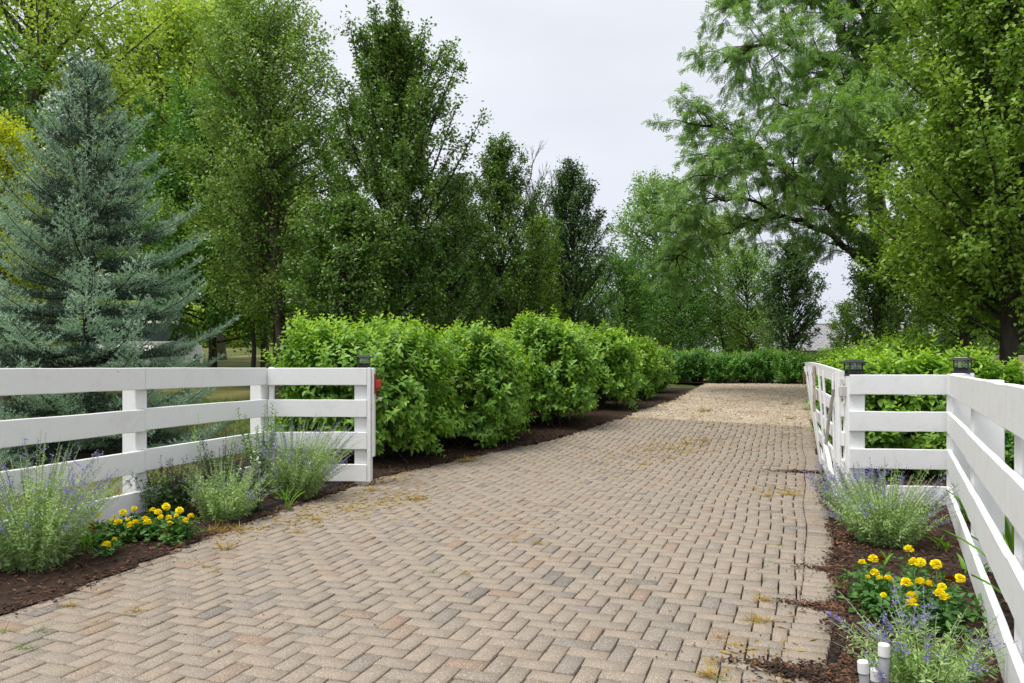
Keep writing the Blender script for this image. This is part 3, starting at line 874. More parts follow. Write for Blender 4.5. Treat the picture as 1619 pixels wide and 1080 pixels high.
# --- gate, swung open and sagging
gate = thing('board_gate', 'sagging white farm gate swung open along the driveway', 'gate', (3.12, 7.2, gf(3.12, 7.2)))
NEAR0, FARB, FART = np.array([3.115, 7.14]), np.array([4.00, 9.75]), np.array([3.80, 9.80])
def gpt(s, zn, zf):
    z = zn + (zf - zn) * s + .03 * math.sin(math.pi * s)
    k = np.clip(z / 1.3, 0, 1.1)
    far = FARB + (FART - FARB) * k
    xy = NEAR0 + (far - NEAR0) * s
    nb = np.array([-.94, .34]) * .05 * math.sin(math.pi * s)
    return np.array([xy[0] + nb[0], xy[1] + nb[1], z])
RZ = [(1.245, 1.345), (.945, 1.05), (.67, .785), (.41, .565), (.16, .25)]
for zn, zf in RZ:
    bm = bmesh.new(); rings = []
    for k in range(13):
        s = k / 12; t = Vector(gpt(s, zn, zf)); b = Vector(gpt(s, zn - .125, zf - .125))
        nv = Vector((-.94, .32, 0)) * .014
        rings.append([bm.verts.new(p) for p in (t - nv, t + nv, b + nv, b - nv)])
    for A, Bq in zip(rings[:-1], rings[1:]):
        for i in range(4): bm.faces.new((A[i], A[(i + 1) % 4], Bq[(i + 1) % 4], Bq[i]))
    bm.faces.new(rings[0]); bm.faces.new(list(reversed(rings[-1])))
    obj_bm('rail', bm, M['white'], gate)
def gate_bar(name, s0, s1, z0, z1, r, mat, off=.024):
    tb = Tubes(); nv = np.array([-.94, .32, 0]) * off
    f = lambda s, z: gpt(s, z, z + .09)
    tb.add([f(s0 + (s1 - s0) * k, z0 + (z1 - z0) * k) + nv for k in (0, .33, .66, 1)], [r] * 4, 6)
    return tb.build(name, mat, gate)
for s in (.985, .92, .74, .66, .40, .30, .12): gate_bar('upright', s, s, 1.20, .06, .014, M['white'])
for s in (.02, .05): gate_bar('stile', s, s, 1.24, .05, .022, M['white'])
gate_bar('brace', .06, .26, 1.05, .42, .017, M['pvc_old'], .05)
gate_bar('brace', .26, .03, .44, .04, .024, M['white'], .05)
bm = bmesh.new()
pm = Vector(gpt(.52, 1.0, 1.1)); bm_box(bm, pm + Vector((-.04, .012, -.04)), (.028, .10, .52), math.radians(-20), .003)
obj_bm('batten', bm, M['wood_bare'], gate)
bm = bmesh.new(); pm = Vector(gpt(.95, 1.08, 1.17)); bm_box(bm, pm + Vector((-.035, .0, 0)), (.05, .16, .06), math.radians(-20), .004)
bm_cyl(bm, pm + Vector((-.05, .02, .05)), pm + Vector((-.05, .02, -.11)), .012, seg=6)
obj_bm('latch', bm, M['rust'], gate)
bm = bmesh.new(); pm = Vector(gpt(.0, 1.08, 1.08))
bm_box(bm, pm + Vector((-.015, -.02, -.02)), (.055, .05, .10), 0, .006); bm_cyl(bm, pm + Vector((-.02, -.02, .09)), pm + Vector((-.02, -.02, -.09)), .014, seg=8)
bm_cyl(bm, pm + Vector((0, 0, -.05)), pm + Vector((.07, -.01, -.05)), .010, seg=6)
obj_bm('hinge', bm, M['pvc_old'], gate)

# --- red catch on the post and the padlock hanging from it
cx, cy, cz = -1.462, 8.16, 1.085
bm = bmesh.new(); bm_box(bm, (cx - .006, cy - .012, cz + .02), (.008, .055, .215), 0, .002); bm_box(bm, (cx + .028, cy - .012, cz + .022), (.056, .052, .078), 0, .003)
bm_box(bm, (cx + .022, cy - .012, cz - .052), (.045, .050, .008), 0, .002)
obj_bm('gate_catch', bm, M['red'], fl)
bm = bmesh.new()
for dx in (.012, .038): bm_cyl(bm, (cx + dx, cy - .012, cz + .10), (cx + dx, cy - .012, cz - .06), .005, seg=6)
obj_bm('catch_pin', bm, M['rust'], fl)
pl = thing('padlock', 'small worn padlock hanging under the red gate catch', 'padlock', (cx + .04, cy - .012, cz - .14))
bm = bmesh.new(); bm_box(bm, (0, 0, 0), (.045, .020, .036), 0, .004, Matrix.Translation((cx + .045, cy - .012, cz - .145)) @ Matrix.Rotation(.35, 4, 'Y')); obj_bm('body', bm, M['steel'], pl)
tb = Tubes(); a = np.linspace(0, math.pi, 8)
tb.add([(cx + .038 + .013 * math.cos(t), cy - .012, cz - .122 + (.045 * math.sin(t) if 0 < t < 3.1 else 0)) for t in a], [.0035] * 8, 6); tb.build('shackle', M['rust'], pl)

# --- post lanterns
def lantern(label, x, y, z, rz, s=1.0):
    t = thing('post_lantern', label, 'lantern', (x, y, z), 'black solar lanterns on the fence posts')
    T = Matrix.Translation((x, y, z)) @ Matrix.Rotation(rz, 4, 'Z') @ Matrix.Scale(s, 4)
    def frust(bm, z0, z1, w0, w1):
        a, b = w0 / 2, w1 / 2
        vs = [bm.verts.new(T @ Vector(p)) for p in ((-a, -a, z0), (a, -a, z0), (a, a, z0), (-a, a, z0), (-b, -b, z1), (b, -b, z1), (b, b, z1), (-b, b, z1))]
        for f in ((3, 2, 1, 0), (4, 5, 6, 7), (0, 1, 5, 4), (1, 2, 6, 5), (2, 3, 7, 6), (3, 0, 4, 7)): bm.faces.new([vs[i] for i in f])
    bm = bmesh.new(); frust(bm, 0, .012, .165, .160); frust(bm, .0125, .022, .150, .118); frust(bm, .0225, .046, .118, .122); frust(bm, .0465, .056, .122, .140); obj_bm('base', bm, M['black'], t)
    bm = bmesh.new()
    for sx in (-1, 1):
        for sy in (-1, 1):
            bm_box(bm, (0, 0, 0), (.010, .010, .066), 0, .0, T @ Matrix.Translation((sx * .062, sy * .062, .089)))
    for zz in (.062, .076):
        for q in range(4): bm_box(bm, (0, 0, 0), (.114, .005, .004), 0, 0, T @ Matrix.Rotation(q * math.pi / 2, 4, 'Z') @ Matrix.Translation((0, -.062, zz)))
    for q in range(4):      # arched top bar of each side
        for k in range(6):
            u0, u1 = -1 + k / 3, -1 + (k + 1) / 3
            z0_, z1_ = .116 - .016 * u0 * u0, .116 - .016 * u1 * u1
            m = T @ Matrix.Rotation(q * math.pi / 2, 4, 'Z') @ Matrix.Translation(((u0 + u1) / 2 * .057, -.062, (z0_ + z1_) / 2)) @ Matrix.Rotation(-math.atan2(z1_ - z0_, .019), 4, 'Y')
            bm_box(bm, (0, 0, 0), (.021, .005, .0045), 0, 0, m)
    obj_bm('frame', bm, M['black'], t)
    for q in range(4):
        bm = bmesh.new(); bm_box(bm, (0, 0, 0), (.113, .002, .062), 0, 0, T @ Matrix.Rotation(q * math.pi / 2, 4, 'Z') @ Matrix.Translation((0, -.057, .09))); obj_bm('pane', bm, M['glass'], t)
    bm = bmesh.new(); bm_cyl(bm, T @ Vector((0, 0, .057)), T @ Vector((0, 0, .085)), .008 * s, seg=8); bm_cyl(bm, T @ Vector((0, 0, .0852)), T @ Vector((0, 0, .110)), .013 * s, .006 * s, seg=8); obj_bm('bulb', bm, M['bulb'], t)
    bm = bmesh.new(); frust(bm, .122, .130, .198, .204); frust(bm, .1302, .152, .200, .118); obj_bm('roof', bm, M['black'], t)
    bm = bmesh.new(); frust(bm, .1523, .155, .108, .104); obj_bm('solar_panel', bm, M['solar'], t)
lantern('black post lantern above the red gate catch', -1.60, 8.182, LTOP - .009, .35, .93)
lantern('black post lantern beside the gate hinge', 3.20, 7.115, RTOP - .011, .02, .94)
lantern('black post lantern on the fence corner post', RC[0] + side2.x * .107, RC[1] + side2.y * .107, RTOP + .0125, rz2 + math.pi / 2 - .3, .93)

# ================================================================== LOOSE STUFF ON THE GROUND
OCT = np.array([(1, 0, 0), (0, 1, 0), (-1, 0, 0), (0, -1, 0), (0, 0, 1), (0, 0, -1)], float)
OF = np.array([(0, 1, 4), (1, 2, 4), (2, 3, 4), (3, 0, 4), (1, 0, 5), (2, 1, 5), (3, 2, 5), (0, 3, 5)])
def scatter_octs(name, P, sx, sy, sz, mat, tilt=.35, parent=None, top=True):
    n = len(P); a = rng.uniform(0, 2 * math.pi, n)
    X = np.stack([np.cos(a), np.sin(a), rng.normal(0, tilt, n)], -1); X = norm(X)
    Z = norm(UP + rng.normal(0, tilt, (n, 3))); Y = norm(np.cross(Z, X)); Z = np.cross(X, Y)
    jit = 1 + rng.normal(0, .18, (n, 6, 1))
    o6 = (OCT[:5] if top else OCT)[None] * jit[:, :5 if top else 6]
    V = P[:, None] + o6[..., 0:1] * (X * sx[:, None])[:, None] + o6[..., 1:2] * (Y * sy[:, None])[:, None] + o6[..., 2:3] * (Z * sz[:, None])[:, None]
    Fa = ((OF[:4] if top else OF)[None] + (np.arange(n) * (5 if top else 6))[:, None, None]).reshape(-1, 3)
    o = obj(name, V.reshape(-1, 3), [Fa], mat, parent); o['kind'] = 'stuff'; return o
def sample_nu(n0, n1, u0, u1, count, maskf):
    n = rng.uniform(n0, n1, count); u = rng.uniform(u0, u1, count)
    k = maskf(n, u); return n[k], u[k]
# mulch chips, thick near the camera
ln, lu = sample_nu(-7.5, -3.2, 1.5, 12, 27000, left_bed)
rn, ru = sample_nu(.2, 2.6, 1.5, 9, 19000, right_bed)
ln2, lu2 = sample_nu(-7.5, -2, 12, 22, 5000, left_bed)
eu = rng.uniform(2.4, 9, 4200); en = right_edge(eu) + rng.normal(.015, .032, 4200)
eu2 = rng.uniform(2.4, 13, 3600); en2 = nl(eu2) + rng.normal(0, .06, 3600)
sp = []      # tongues of mulch washed out over the border pavers
for c_n, c_u, sn, su, cnt in ((.08, 3.55, .10, .05, 620), (-.10, 3.56, .10, .022, 190), (.18, 4.5, .08, .035, 260), (.05, 4.52, .08, .015, 90), (.22, 5.3, .09, .03, 220), (.10, 9.6, .20, .05, 420), (.28, 8.2, .04, .5, 260), (.10, 3.0, .03, .3, 200)):
    sp.append(np.stack([rng.normal(c_n, sn, cnt), rng.normal(c_u, su, cnt)], -1))
sp = np.concatenate(sp)
an = np.concatenate([ln, rn, ln2, en, en2, sp[:, 0]]); au = np.concatenate([lu, ru, lu2, eu, eu2, sp[:, 1]])
lift = np.concatenate([np.full(len(ln) + len(rn) + len(ln2), .022), np.full(len(en) + len(en2) + len(sp), .009)])
x, y = nu2xy(an, au); k = len(x)
P = np.stack([x, y, g(x, y) + lift + rng.uniform(-.006, .010, k)], -1)
scatter_octs('mulch_chips', P, rng.uniform(.007, .027, k), rng.uniform(.0035, .009, k), rng.uniform(.002, .006, k), M['chip'])
# mulch washed out on to the pavers
def crumbs():
    n, u = [], []
    for c_n, c_u, sn, su, cnt in ((-.05, 3.55, .2, .09, 130), (.08, 4.5, .14, .12, 90), (.06, 5.3, .14, .15, 80), (-.2, 9.6, .3, .10, 160),
                                  (.10, 8.0, .12, .8, 90), (.14, 11, .10, .8, 60), (-3.9, 4.0, .12, .8, 110), (-4.25, 6.0, .10, .8, 80), (-4.1, 9, .14, .6, 90)):
        n.append(rng.normal(c_n, sn, cnt)); u.append(rng.normal(c_u, su, cnt))
    n.append(rng.uniform(-4, .2, 260)); u.append(rng.uniform(2.8, 13, 260))
    n = np.concatenate(n); u = np.concatenate(u)
    k = n < .32; return n[k], u[k]
cn, cu = crumbs(); x, y = nu2xy(cn, cu); k = len(x)
P = np.stack([x, y, g(x, y) + .006], -1)
scatter_octs('mulch_crumbs', P, rng.uniform(.003, .013, k), rng.uniform(.0025, .006, k), rng.uniform(.0015, .004, k), M['crumb'], .15)
# pea gravel
gn, gu = sample_nu(-3.2, 5.6, U_END + .02, 25, 46000, lambda n, u: (n > nl(u)) & ((n < .75) | (u > 17)) & (nu2xy(n, u)[1] < 23.75) & (rng.random(len(n)) < np.interp(u, [13, 17, 22], [1, .8, .5])))
x, y = nu2xy(gn, gu); k = len(x)
P = np.stack([x, y, g(x, y) + rng.uniform(-.004, .006, k)], -1)
scatter_octs('gravel', P, rng.uniform(.009, .022, k), rng.uniform(.008, .016, k), rng.uniform(.006, .012, k), M['pebble'], .3)
# straw coloured debris lying in drifts, where the photograph shows it
sn_, su_ = [], []
for c_n, c_u, a_, b_, cnt in ((-1.75, 10.9, .35, .7, 420), (-1.2, 11.6, .3, .4, 220), (-2.6, 9.4, .5, .5, 160), (-3.75, 6.3, .25, .5, 420), (-3.95, 5.3, .12, .4, 200), (-4.25, 7.4, .12, .5, 200), (-.4, 13.3, .6, .15, 200),
                              (-2.6, 13.3, .5, .15, 160), (-.1, 3.6, .08, .3, 60), (-3.3, 11.2, .15, .5, 120), (-.1, 8.3, .2, .1, 90), (-4.1, 9.2, .15, .4, 140), (-.2, 12.4, .25, .6, 160)):
    sn_.append(rng.normal(c_n, a_, cnt)); su_.append(rng.normal(c_u, b_, cnt))
sn_ = np.concatenate(sn_); su_ = np.concatenate(su_); x, y = nu2xy(sn_, su_); k = len(x)
V, G_ = leaves(np.stack([x, y, g(x, y) + .005], -1), norm(rvec(k) * (1, 1, .06)), norm(UP + rvec(k) * .3), rng.uniform(.025, .075, k), T_NARROW)
o = obj('straw_debris', V, G_, M['weed_dry']); o['kind'] = 'stuff'
# fallen leaves
fn_, fu_ = np.concatenate([rng.uniform(-4.2, .2, 150), rng.normal(-1.6, .5, 70), rng.uniform(-4.6, -4.1, 60)]), np.concatenate([rng.uniform(2.7, 13, 150), rng.normal(10.8, .9, 70), rng.uniform(4, 8, 60)])
x, y = nu2xy(fn_, fu_); k = len(x)
P = np.stack([x, y, g(x, y) + .006], -1)
V, G_ = leaves(P, norm(rvec(k) * (1, 1, .1)), UP + rvec(k) * .25, rng.uniform(.012, .026, k), T_OVATE)
o = obj('fallen_leaves', V, G_, M['litter']); o['kind'] = 'stuff'

# ================================================================== SHRUBS ALONG THE DRIVE
SG = 'bright green shrubs beside the driveway'
bsh = [(575, 10.0, 1.84, 1.10, .95, 1500, 'bright green shrub spreading behind the padlocked fence post'),
       (735, 11.2, 1.70, .88, .85, 1350, 'bright green shrub second along the row from the padlocked post'),
       (858, 12.9, 1.80, .88, .85, 1250, 'tall bright green shrub third along the row, highest top of the row'),
       (930, 15.1, 1.62, .92, .85, 1000, 'bright green shrub fourth along the row beside the gravel edge'),
       (978, 17.2, 1.38, .85, .85, 800, 'bright green shrub fifth along the row beside the gravel'),
       (1004, 19.2, 1.18, .85, .8, 650, 'low bright green shrub ending the row where the gravel bends')]
for px, Y, h, rx, ry, ns, lab in bsh:
    make_bush(lab, px2X(px, Y), Y, h, rx * 1.07, ry, int(ns * .95), .094 if Y < 14 else .12, group=SG, per=14, tpl=T_OVATE if Y < 14 else T_DIAMOND)
rsh = [(1422, 8.75, 1.42, .66, .50, 800, 'lime green shrub behind the short fence panel by the gate'),
       (1545, 9.3, 1.38, .72, .55, 800, 'lime green shrub behind the corner post lantern'),
       (1352, 10.9, 1.30, .6, .6, 520, 'lime green shrub behind the gate hinge lantern'),
       (1440, 12.2, 1.46, .85, .7, 700, 'taller lime green shrub behind the short fence panel row'),
       (1375, 14.6, 1.30, .9, .8, 560, 'lime green shrub beside the far end of the open gate'),
       (1350, 18.0, 1.15, 1.0, .9, 520, 'lime green shrub where the gravel meets the gate side bed'),
       (1480, 15.2, 1.58, 1.0, .8, 560, 'lime green shrub below the dark trunk of the second pear')]
for px, Y, h, rx, ry, ns, lab in rsh:
    make_bush(lab, px2X(px, Y), Y, h, rx, ry, int(ns * .85), .10 if Y < 11 else .115, group='lime green shrubs on the gate side', per=14, tpl=T_OVATE if Y < 11 else T_DIAMOND)
for i in range(8):
    px = 1068 + i * 36; Y = 24.3 + .25 * math.sin(i * 2.1) - .12 * i
    names = ['first', 'second', 'third', 'fourth', 'fifth', 'sixth', 'seventh', 'last']
    make_bush('clipped dark green hedge shrub, %s across the end of the gravel' % names[i], px2X(px, Y), Y, 1.02 + .07 * math.sin(i * 1.9), .55, .55, 420, .085,
              ('hedge', 'lime'), 'hedge_shrub', 'hedge shrubs across the end of the gravel', per=12, tpl=T_DIAMOND)

# ================================================================== SPRUCE AND TREES
make_spruce(px2X(140, 10.6), 10.6, 5.38, 2.2, 'blue green spruce standing behind the white fence')
PEAR_ENV = [.55, .95, 1.0, .90, .74, .58, .42, .27, .12]
def penv(r): return [r * e for e in PEAR_ENV]
def put(px, Y, top): return px2X(px, Y), Y, py2Z(top, Y) - gf(px2X(px, Y), Y)
def pear(label, px, Y, top, r, nleaf, ml='pear', nprim=95, cb=.7, sec=.42, ls=.070, name='pear_tree', group='pear trees with upswept branches', clump=1, **kw):
    X, Y, h = put(px, Y, top)
    return make_tree(name, label, 'tree', X, Y, h, cb, penv(r), nprim, (42, 68), nleaf, ls, M[ml], M['bark_dark'], .09, T_DIAMOND, sec, .058, group=group, clump=clump, **kw)
pear('tall dark pear tree, highest behind the shrub row', 626, 15.0, 48, 1.78, 74000, 'pear', 130, 1.0)
pear('short broad pear tree leaning out low beside the tall pear', 548, 13.6, 330, 1.10, 26000, 'pear', 70, .5)
pear('small pear tree filling the gap beside the tall pear', 715, 17.0, 285, 1.15, 22000, 'pear', 70, .6)
pear('slim pear tree beside the bare dead branches', 790, 19.0, 228, 1.2, 34000, 'pear', 95, .8)
pear('low pear tree under the bare dead branches', 843, 20.4, 345, 1.0, 16000, 'pear_olive', 60, .6)
pear('slim dark pear tree at the end of the shrub row', 908, 22.0, 268, 1.32, 36000, 'pear_dark', 100, .8)
pear('small dark pear tree in front of the grey roof', 1252, 26.5, 388, 1.15, 20000, 'pear_dark', 80, .75, ls=.085)
X, Y, h = put(1590, 11.0, -90)
make_tree('pear_tree', 'large olive pear tree over the corner fence', 'tree', X, Y, h, 1.75, [1.55, 2.05, 2.05, 1.85, 1.6, 1.3, 1.0, .7, .35], 150, (28, 62), 84000, .080, M['pear_olive'], M['bark_dark'], .135, T_DIAMOND, .5, .07, group='pear trees with upswept branches')
X, Y, h = put(1522, 14.2, 190)
make_tree('pear_tree', 'pear tree with dark bare trunk behind the olive pear', 'tree', X, Y, h, 1.6, penv(1.7), 90, (30, 62), 36000, .078, M['pear_olive'], M['bark_dark'], .11, T_DIAMOND, .5, .08, group='pear trees with upswept branches')
pear('low rounded dark tree beside the roof gap', 1400, 17.5, 372, 1.15, 22000, 'pear', 60, .5, name='small_tree')
pear('olive bush tree beside the grey roof', 1338, 24.0, 480, .55, 6000, 'pear_olive', 30, .3, name='small_tree')

# trees behind the spruce
X, Y, h = put(446, 17.5, 10)
make_tree('crabapple_tree', 'open olive green tree with forked trunk behind the fence corner', 'tree', X, Y, h, 2.1, [1.2, 2.0, 2.2, 2.15, 1.95, 1.7, 1.45, 1.1, .7], 120, (10, 55), 56000, .082, M['crab'], M['bark'], .15, T_DIAMOND, .75, .10, .10, .035)
X, Y, h = put(335, 21, 150)
make_tree('maple_tree', 'dark green maple between the spruce and the olive tree', 'tree', X, Y, h, 1.3, [2.0, 2.7, 2.8, 2.6, 2.2, 1.7, 1.1, .5], 80, (15, 60), 36000, .115, M['maple'], M['bark_dark'], .12, T_DIAMOND, .7, .12, .12)
X, Y, h = put(420, 22.5, 170)
make_tree('maple_tree', 'dark green maple behind the forked olive tree', 'tree', X, Y, h, 1.7, [1.6, 2.2, 2.4, 2.2, 1.8, 1.3, .8, .4], 70, (15, 60), 24000, .10, M['maple'], M['bark'], .13, T_DIAMOND, .7, .12, .12)
X, Y, h = put(60, 25, -90)
yg_env = [2.2, 3.6, 4.3, 4.4, 4.0, 3.3, 2.4, 1.2]
make_tree('yellow_green_tree', 'tall yellow green tree behind the spruce top', 'tree', X, Y, h, 2.6, yg_env, 110, (12, 55), 34000, .16, M['yellow_green'], M['bark'], .22, T_DIAMOND, 1.1, .16, .05, .03, clump=1)
X, Y, h = put(245, 28, 5)
make_tree('yellow_green_tree', 'yellow green tree showing between the spruce and the olive tree', 'tree', X, Y, h, 3.0, [2.0, 3.2, 3.8, 3.9, 3.5, 2.8, 2.0, 1.0], 100, (12, 55), 34000, .16, M['yellow_green'], M['bark'], .2, T_DIAMOND, 1.1, .16, .05, .03, clump=1)
X, Y, h = put(350, 33, 10)
make_tree('yellow_green_tree', 'sparse yellow green treetop rising behind the olive tree', 'tree', X, Y, h, 4.0, [2.0, 3.2, 3.6, 3.6, 3.2, 2.6, 1.8, 1.0], 90, (20, 60), 26000, .15, M['yellow_green'], M['bark'], .2, T_DIAMOND, 1.2, .16, .05, .03, clump=1)
X, Y, h = put(8, 16.5, 205)
make_tree('golden_tree', 'golden yellow small tree beside the spruce', 'tree', X, Y, h, .8, [.9, 1.2, 1.25, 1.1, .9, .6, .3], 60, (20, 60), 20000, .075, M['gold'], M['bark'], .07, T_DIAMOND, .5, .08)
X, Y, h = put(-60, 19, 60)
make_tree('maple_tree', 'dark green maple behind the golden tree', 'tree', X, Y, h, 1.4, [1.6, 2.3, 2.6, 2.4, 2.0, 1.4, .7], 70, (15, 60), 26000, .10, M['maple'], M['bark_dark'], .14, T_DIAMOND, .8, .12, .1)

# bare dead tree: built from its limbs only
X, Y, h = put(850, 31, 232)
dt = thing('dead_tree', 'bare dead tree showing grey branches between two slim pears', 'tree', (X, Y, gf(X, Y)))
tb = Tubes(); z0 = gf(X, Y)
tb.add([(X, Y, z0 - .05), (X + .1, Y, z0 + h * .5), (X, Y, z0 + h * .72)], [.16, .12, .07], 7)
def dead(p, d, L, r, lev):
    d = norm(d); e = p + d * L; mid = (p + e) / 2 + rng.normal(0, .05 * L, 3)
    tb.add([p, mid, e], [r, r * .75, r * .45], 5 if lev < 2 else 3)
    if lev < 4:
        for k in range(3 if lev < 3 else 2):
            dead(p + (e - p) * R.uniform(.45, 1), d + np.array([R.gauss(0, .35), R.gauss(0, .35), R.gauss(.12, .2)]), L * R.uniform(.5, .72), r * .55, lev + 1)
for k in range(7):
    a = k * .9; dead(np.array([X, Y, z0 + h * R.uniform(.45, .7)]), np.array([math.cos(a) * .4, math.sin(a) * .4, 1.0]), h * R.uniform(.16, .24), .06, 0)
tb.build('limbs', M['twig'], dt)

# big honey locust: heavy limbs given as polylines, feathery fronds on drooping twigs
LY = 19.0
def lp(px, py, dy=0): return np.array([px2X(px, LY + dy), LY + dy, py2Z(py, LY + dy)])
lx, lyy = px2X(1405, LY), LY
lt = thing('locust_tree', 'great honey locust arching feathery boughs over the driveway bend', 'tree', (lx, lyy, gf(lx, lyy)))
tb = Tubes(); limbs = []
def limb(P, r0, r1):
    P = np.array(P); k = np.linspace(0, 1, len(P)); kk = np.linspace(0, 1, len(P) * 4)
    Q = np.stack([np.interp(kk, k, P[:, i]) for i in range(3)], -1)
    for _ in range(3): Q[1:-1] = (Q[:-2] + Q[1:-1] * 2 + Q[2:]) / 4
    Q[1:-1] += rng.normal(0, .03, Q[1:-1].shape)
    tb.add(Q, np.linspace(r0, r1, len(Q)) * (.68 if len(limbs) > 1 else 1), 7); limbs.append(Q)
base_p = np.array([lx, lyy, gf(lx, lyy) - .1])
fork = lp(1398, 440)
limb([base_p, lp(1402, 510), fork], .34, .27)
limb([fork, lp(1382, 290), lp(1374, 190), lp(1370, 90), lp(1378, 0), lp(1385, -90)], .25, .04)
limb([fork, lp(1350, 402, .2), lp(1300, 360, .5), lp(1230, 338, .8), lp(1165, 360, 1.0), lp(1110, 380, 1.0), lp(1060, 415, .8)], .15, .02)
limb([lp(1230, 338, .8), lp(1180, 310, .4), lp(1120, 318, .2), lp(1060, 345, 0)], .07, .015)
limb([fork, lp(1345, 365, -.4), lp(1300, 310, -.8), lp(1240, 262, -1.2), lp(1185, 225, -1.5), lp(1130, 200, -1.8), lp(1085, 195, -1.8)], .17, .02)
limb([lp(1240, 262, -1.2), lp(1190, 250, -2.2), lp(1140, 262, -2.8), lp(1110, 290, -3)], .07, .015)
limb([lp(1376, 210), lp(1340, 140, -.6), lp(1290, 90, -1.2), lp(1235, 62, -1.6), lp(1180, 70, -1.8), lp(1145, 100, -1.8)], .13, .02)
limb([lp(1372, 120), lp(1330, 40, .8), lp(1275, -10, 1.2), lp(1210, -20, 1.6), lp(1160, 15, 1.6)], .11, .02)
limb([lp(1374, 180), lp(1400, 80, 1), lp(1440, 10, 1.5), lp(1480, -30, 1.8)], .12, .02)
limb([lp(1384, 300), lp(1420, 200, -1.2), lp(1450, 120, -2), lp(1475, 60, -2.4)], .11, .02)
limb([lp(1378, 60), lp(1340, -40), lp(1290, -90, -1)], .09, .02)
limb([fork, lp(1440, 380, 1.4), lp(1490, 330, 2.6), lp(1530, 250, 3)], .13, .02)
limb([lp(1345, 365, -.4), lp(1330, 280, 2.0), lp(1290, 210, 3.0), lp(1240, 160, 3.6), lp(1190, 150, 4)], .10, .02)
limb([lp(1376, 240), lp(1352, 180, -2.2), lp(1325, 170, -3.4), lp(1300, 195, -4.2)], .08, .015)
tw0, tw1 = [], []
for li, Q in enumerate(limbs[1:]):
    seg = np.linalg.norm(np.diff(Q, axis=0), axis=1); L = seg.sum(); cum = np.concatenate([[0], np.cumsum(seg)]) / L
    for m in range(int(L * 9)):
        a = R.uniform(.28 if li == 0 else .12, 1.0)
        p = np.array([np.interp(a, cum, Q[:, i]) for i in range(3)])
        j = min(len(Q) - 2, int(a * (len(Q) - 1))); t = norm(Q[j + 1] - Q[j])
        d = norm(t * .6 + np.array([R.gauss(0, .7), R.gauss(0, .7), R.gauss(.22, .4)]))
        l = R.uniform(.6, 1.5) * (1.25 - .45 * a)
        e = p + d * l - UP * .14 * l; mid = (p + e) / 2 + UP * .10 * l
        tb.add([p, mid, e], [.018, .012, .004], 4)
        for q in range(5):
            f = R.uniform(.25, 1); pp = p * (1 - f) ** 2 + 2 * mid * f * (1 - f) + e * f * f
            d3 = norm(d * .7 + np.array([R.gauss(0, .6), R.gauss(0, .6), R.gauss(-.05, .3)])); l3 = R.uniform(.25, .6)
            ee = pp + d3 * l3 - UP * .14 * l3
            tb.add([pp, ee], [.004, .002], 3); tw0.append(pp); tw1.append(ee)
tw0 = np.array(tw0); tw1 = np.array(tw1); nf = 48000
idx = rng.choice(len(tw0), nf, p=np.linalg.norm(tw1 - tw0, axis=1) / np.linalg.norm(tw1 - tw0, axis=1).sum())
f = rng.uniform(.1, 1.05, nf)[:, None]
pos = tw0[idx] + (tw1[idx] - tw0[idx]) * f
td = norm(tw1[idx] - tw0[idx])
d = norm(td * .7 + rvec(nf) * .5 + np.array([0, 0, -.38]))
V, G_ = leaves(pos, d, norm(UP + rvec(nf) * .3), rng.uniform(.11, .22, nf), T_FROND)
tb.build('trunk', M['bark_dark'], lt)
obj('crown', V, G_, M['locust'], lt)

# trees beyond the gravel
X, Y, h = put(1035, 36, 288)
make_tree('light_green_tree', 'pale green tree reaching out beyond the gravel bend', 'tree', X, Y, h, 1.6, [1.8, 2.4, 2.6, 2.4, 2.2, 1.9, 1.4, .8], 80, (5, 40), 24000, .13, M['light'], M['bark'], .15, T_DIAMOND, .8, .13, .05)
X, Y, h = put(1080, 31, 395)
make_tree('small_tree', 'dark leafy tree behind the hedge under the locust boughs', 'tree', X, Y, h, 1.0, [1.3, 1.7, 1.8, 1.6, 1.3, .9, .4], 70, (18, 60), 18000, .085, M['maple'], M['bark_dark'], .10, T_DIAMOND, .6, .10)
X, Y, h = put(1150, 33, 350)
make_tree('small_tree', 'yellowish tree with thin trunk behind the hedge', 'tree', X, Y, h, 1.6, [1.2, 1.8, 2.0, 1.8, 1.5, 1.1, .5], 70, (20, 60), 18000, .09, M['pear_olive'], M['bark_dark'], .09, T_DIAMOND, .6, .10, .0, .06)
X, Y, h = put(1195, 30, 400)
make_tree('small_tree', 'mid green tree with slanting thin trunk behind the hedge', 'tree', X, Y, h, 1.3, [.9, 1.4, 1.5, 1.4, 1.1, .8, .4], 60, (20, 60), 13000, .085, M['light'], M['bark_dark'], .08, T_DIAMOND, .6, .10, .0, .08)
X, Y, h = put(985, 33, 415)
make_tree('small_tree', 'dull green tree just beyond the slim dark pear', 'tree', X, Y, h, .8, [1.3, 1.6, 1.6, 1.4, 1.0, .5], 60, (18, 60), 15000, .09, M['maple'], M['bark_dark'], .09, T_DIAMOND, .6, .10)
X, Y, h = put(1215, 36, 495)
make_tree('small_tree', 'yellow tinged low tree beside the house roof', 'tree', X, Y, h, .3, [.9, 1.2, 1.1, .9, .5], 30, (25, 60), 6000, .09, M['pear_olive'], M['bark_dark'], .05, T_DIAMOND, .5, .10)

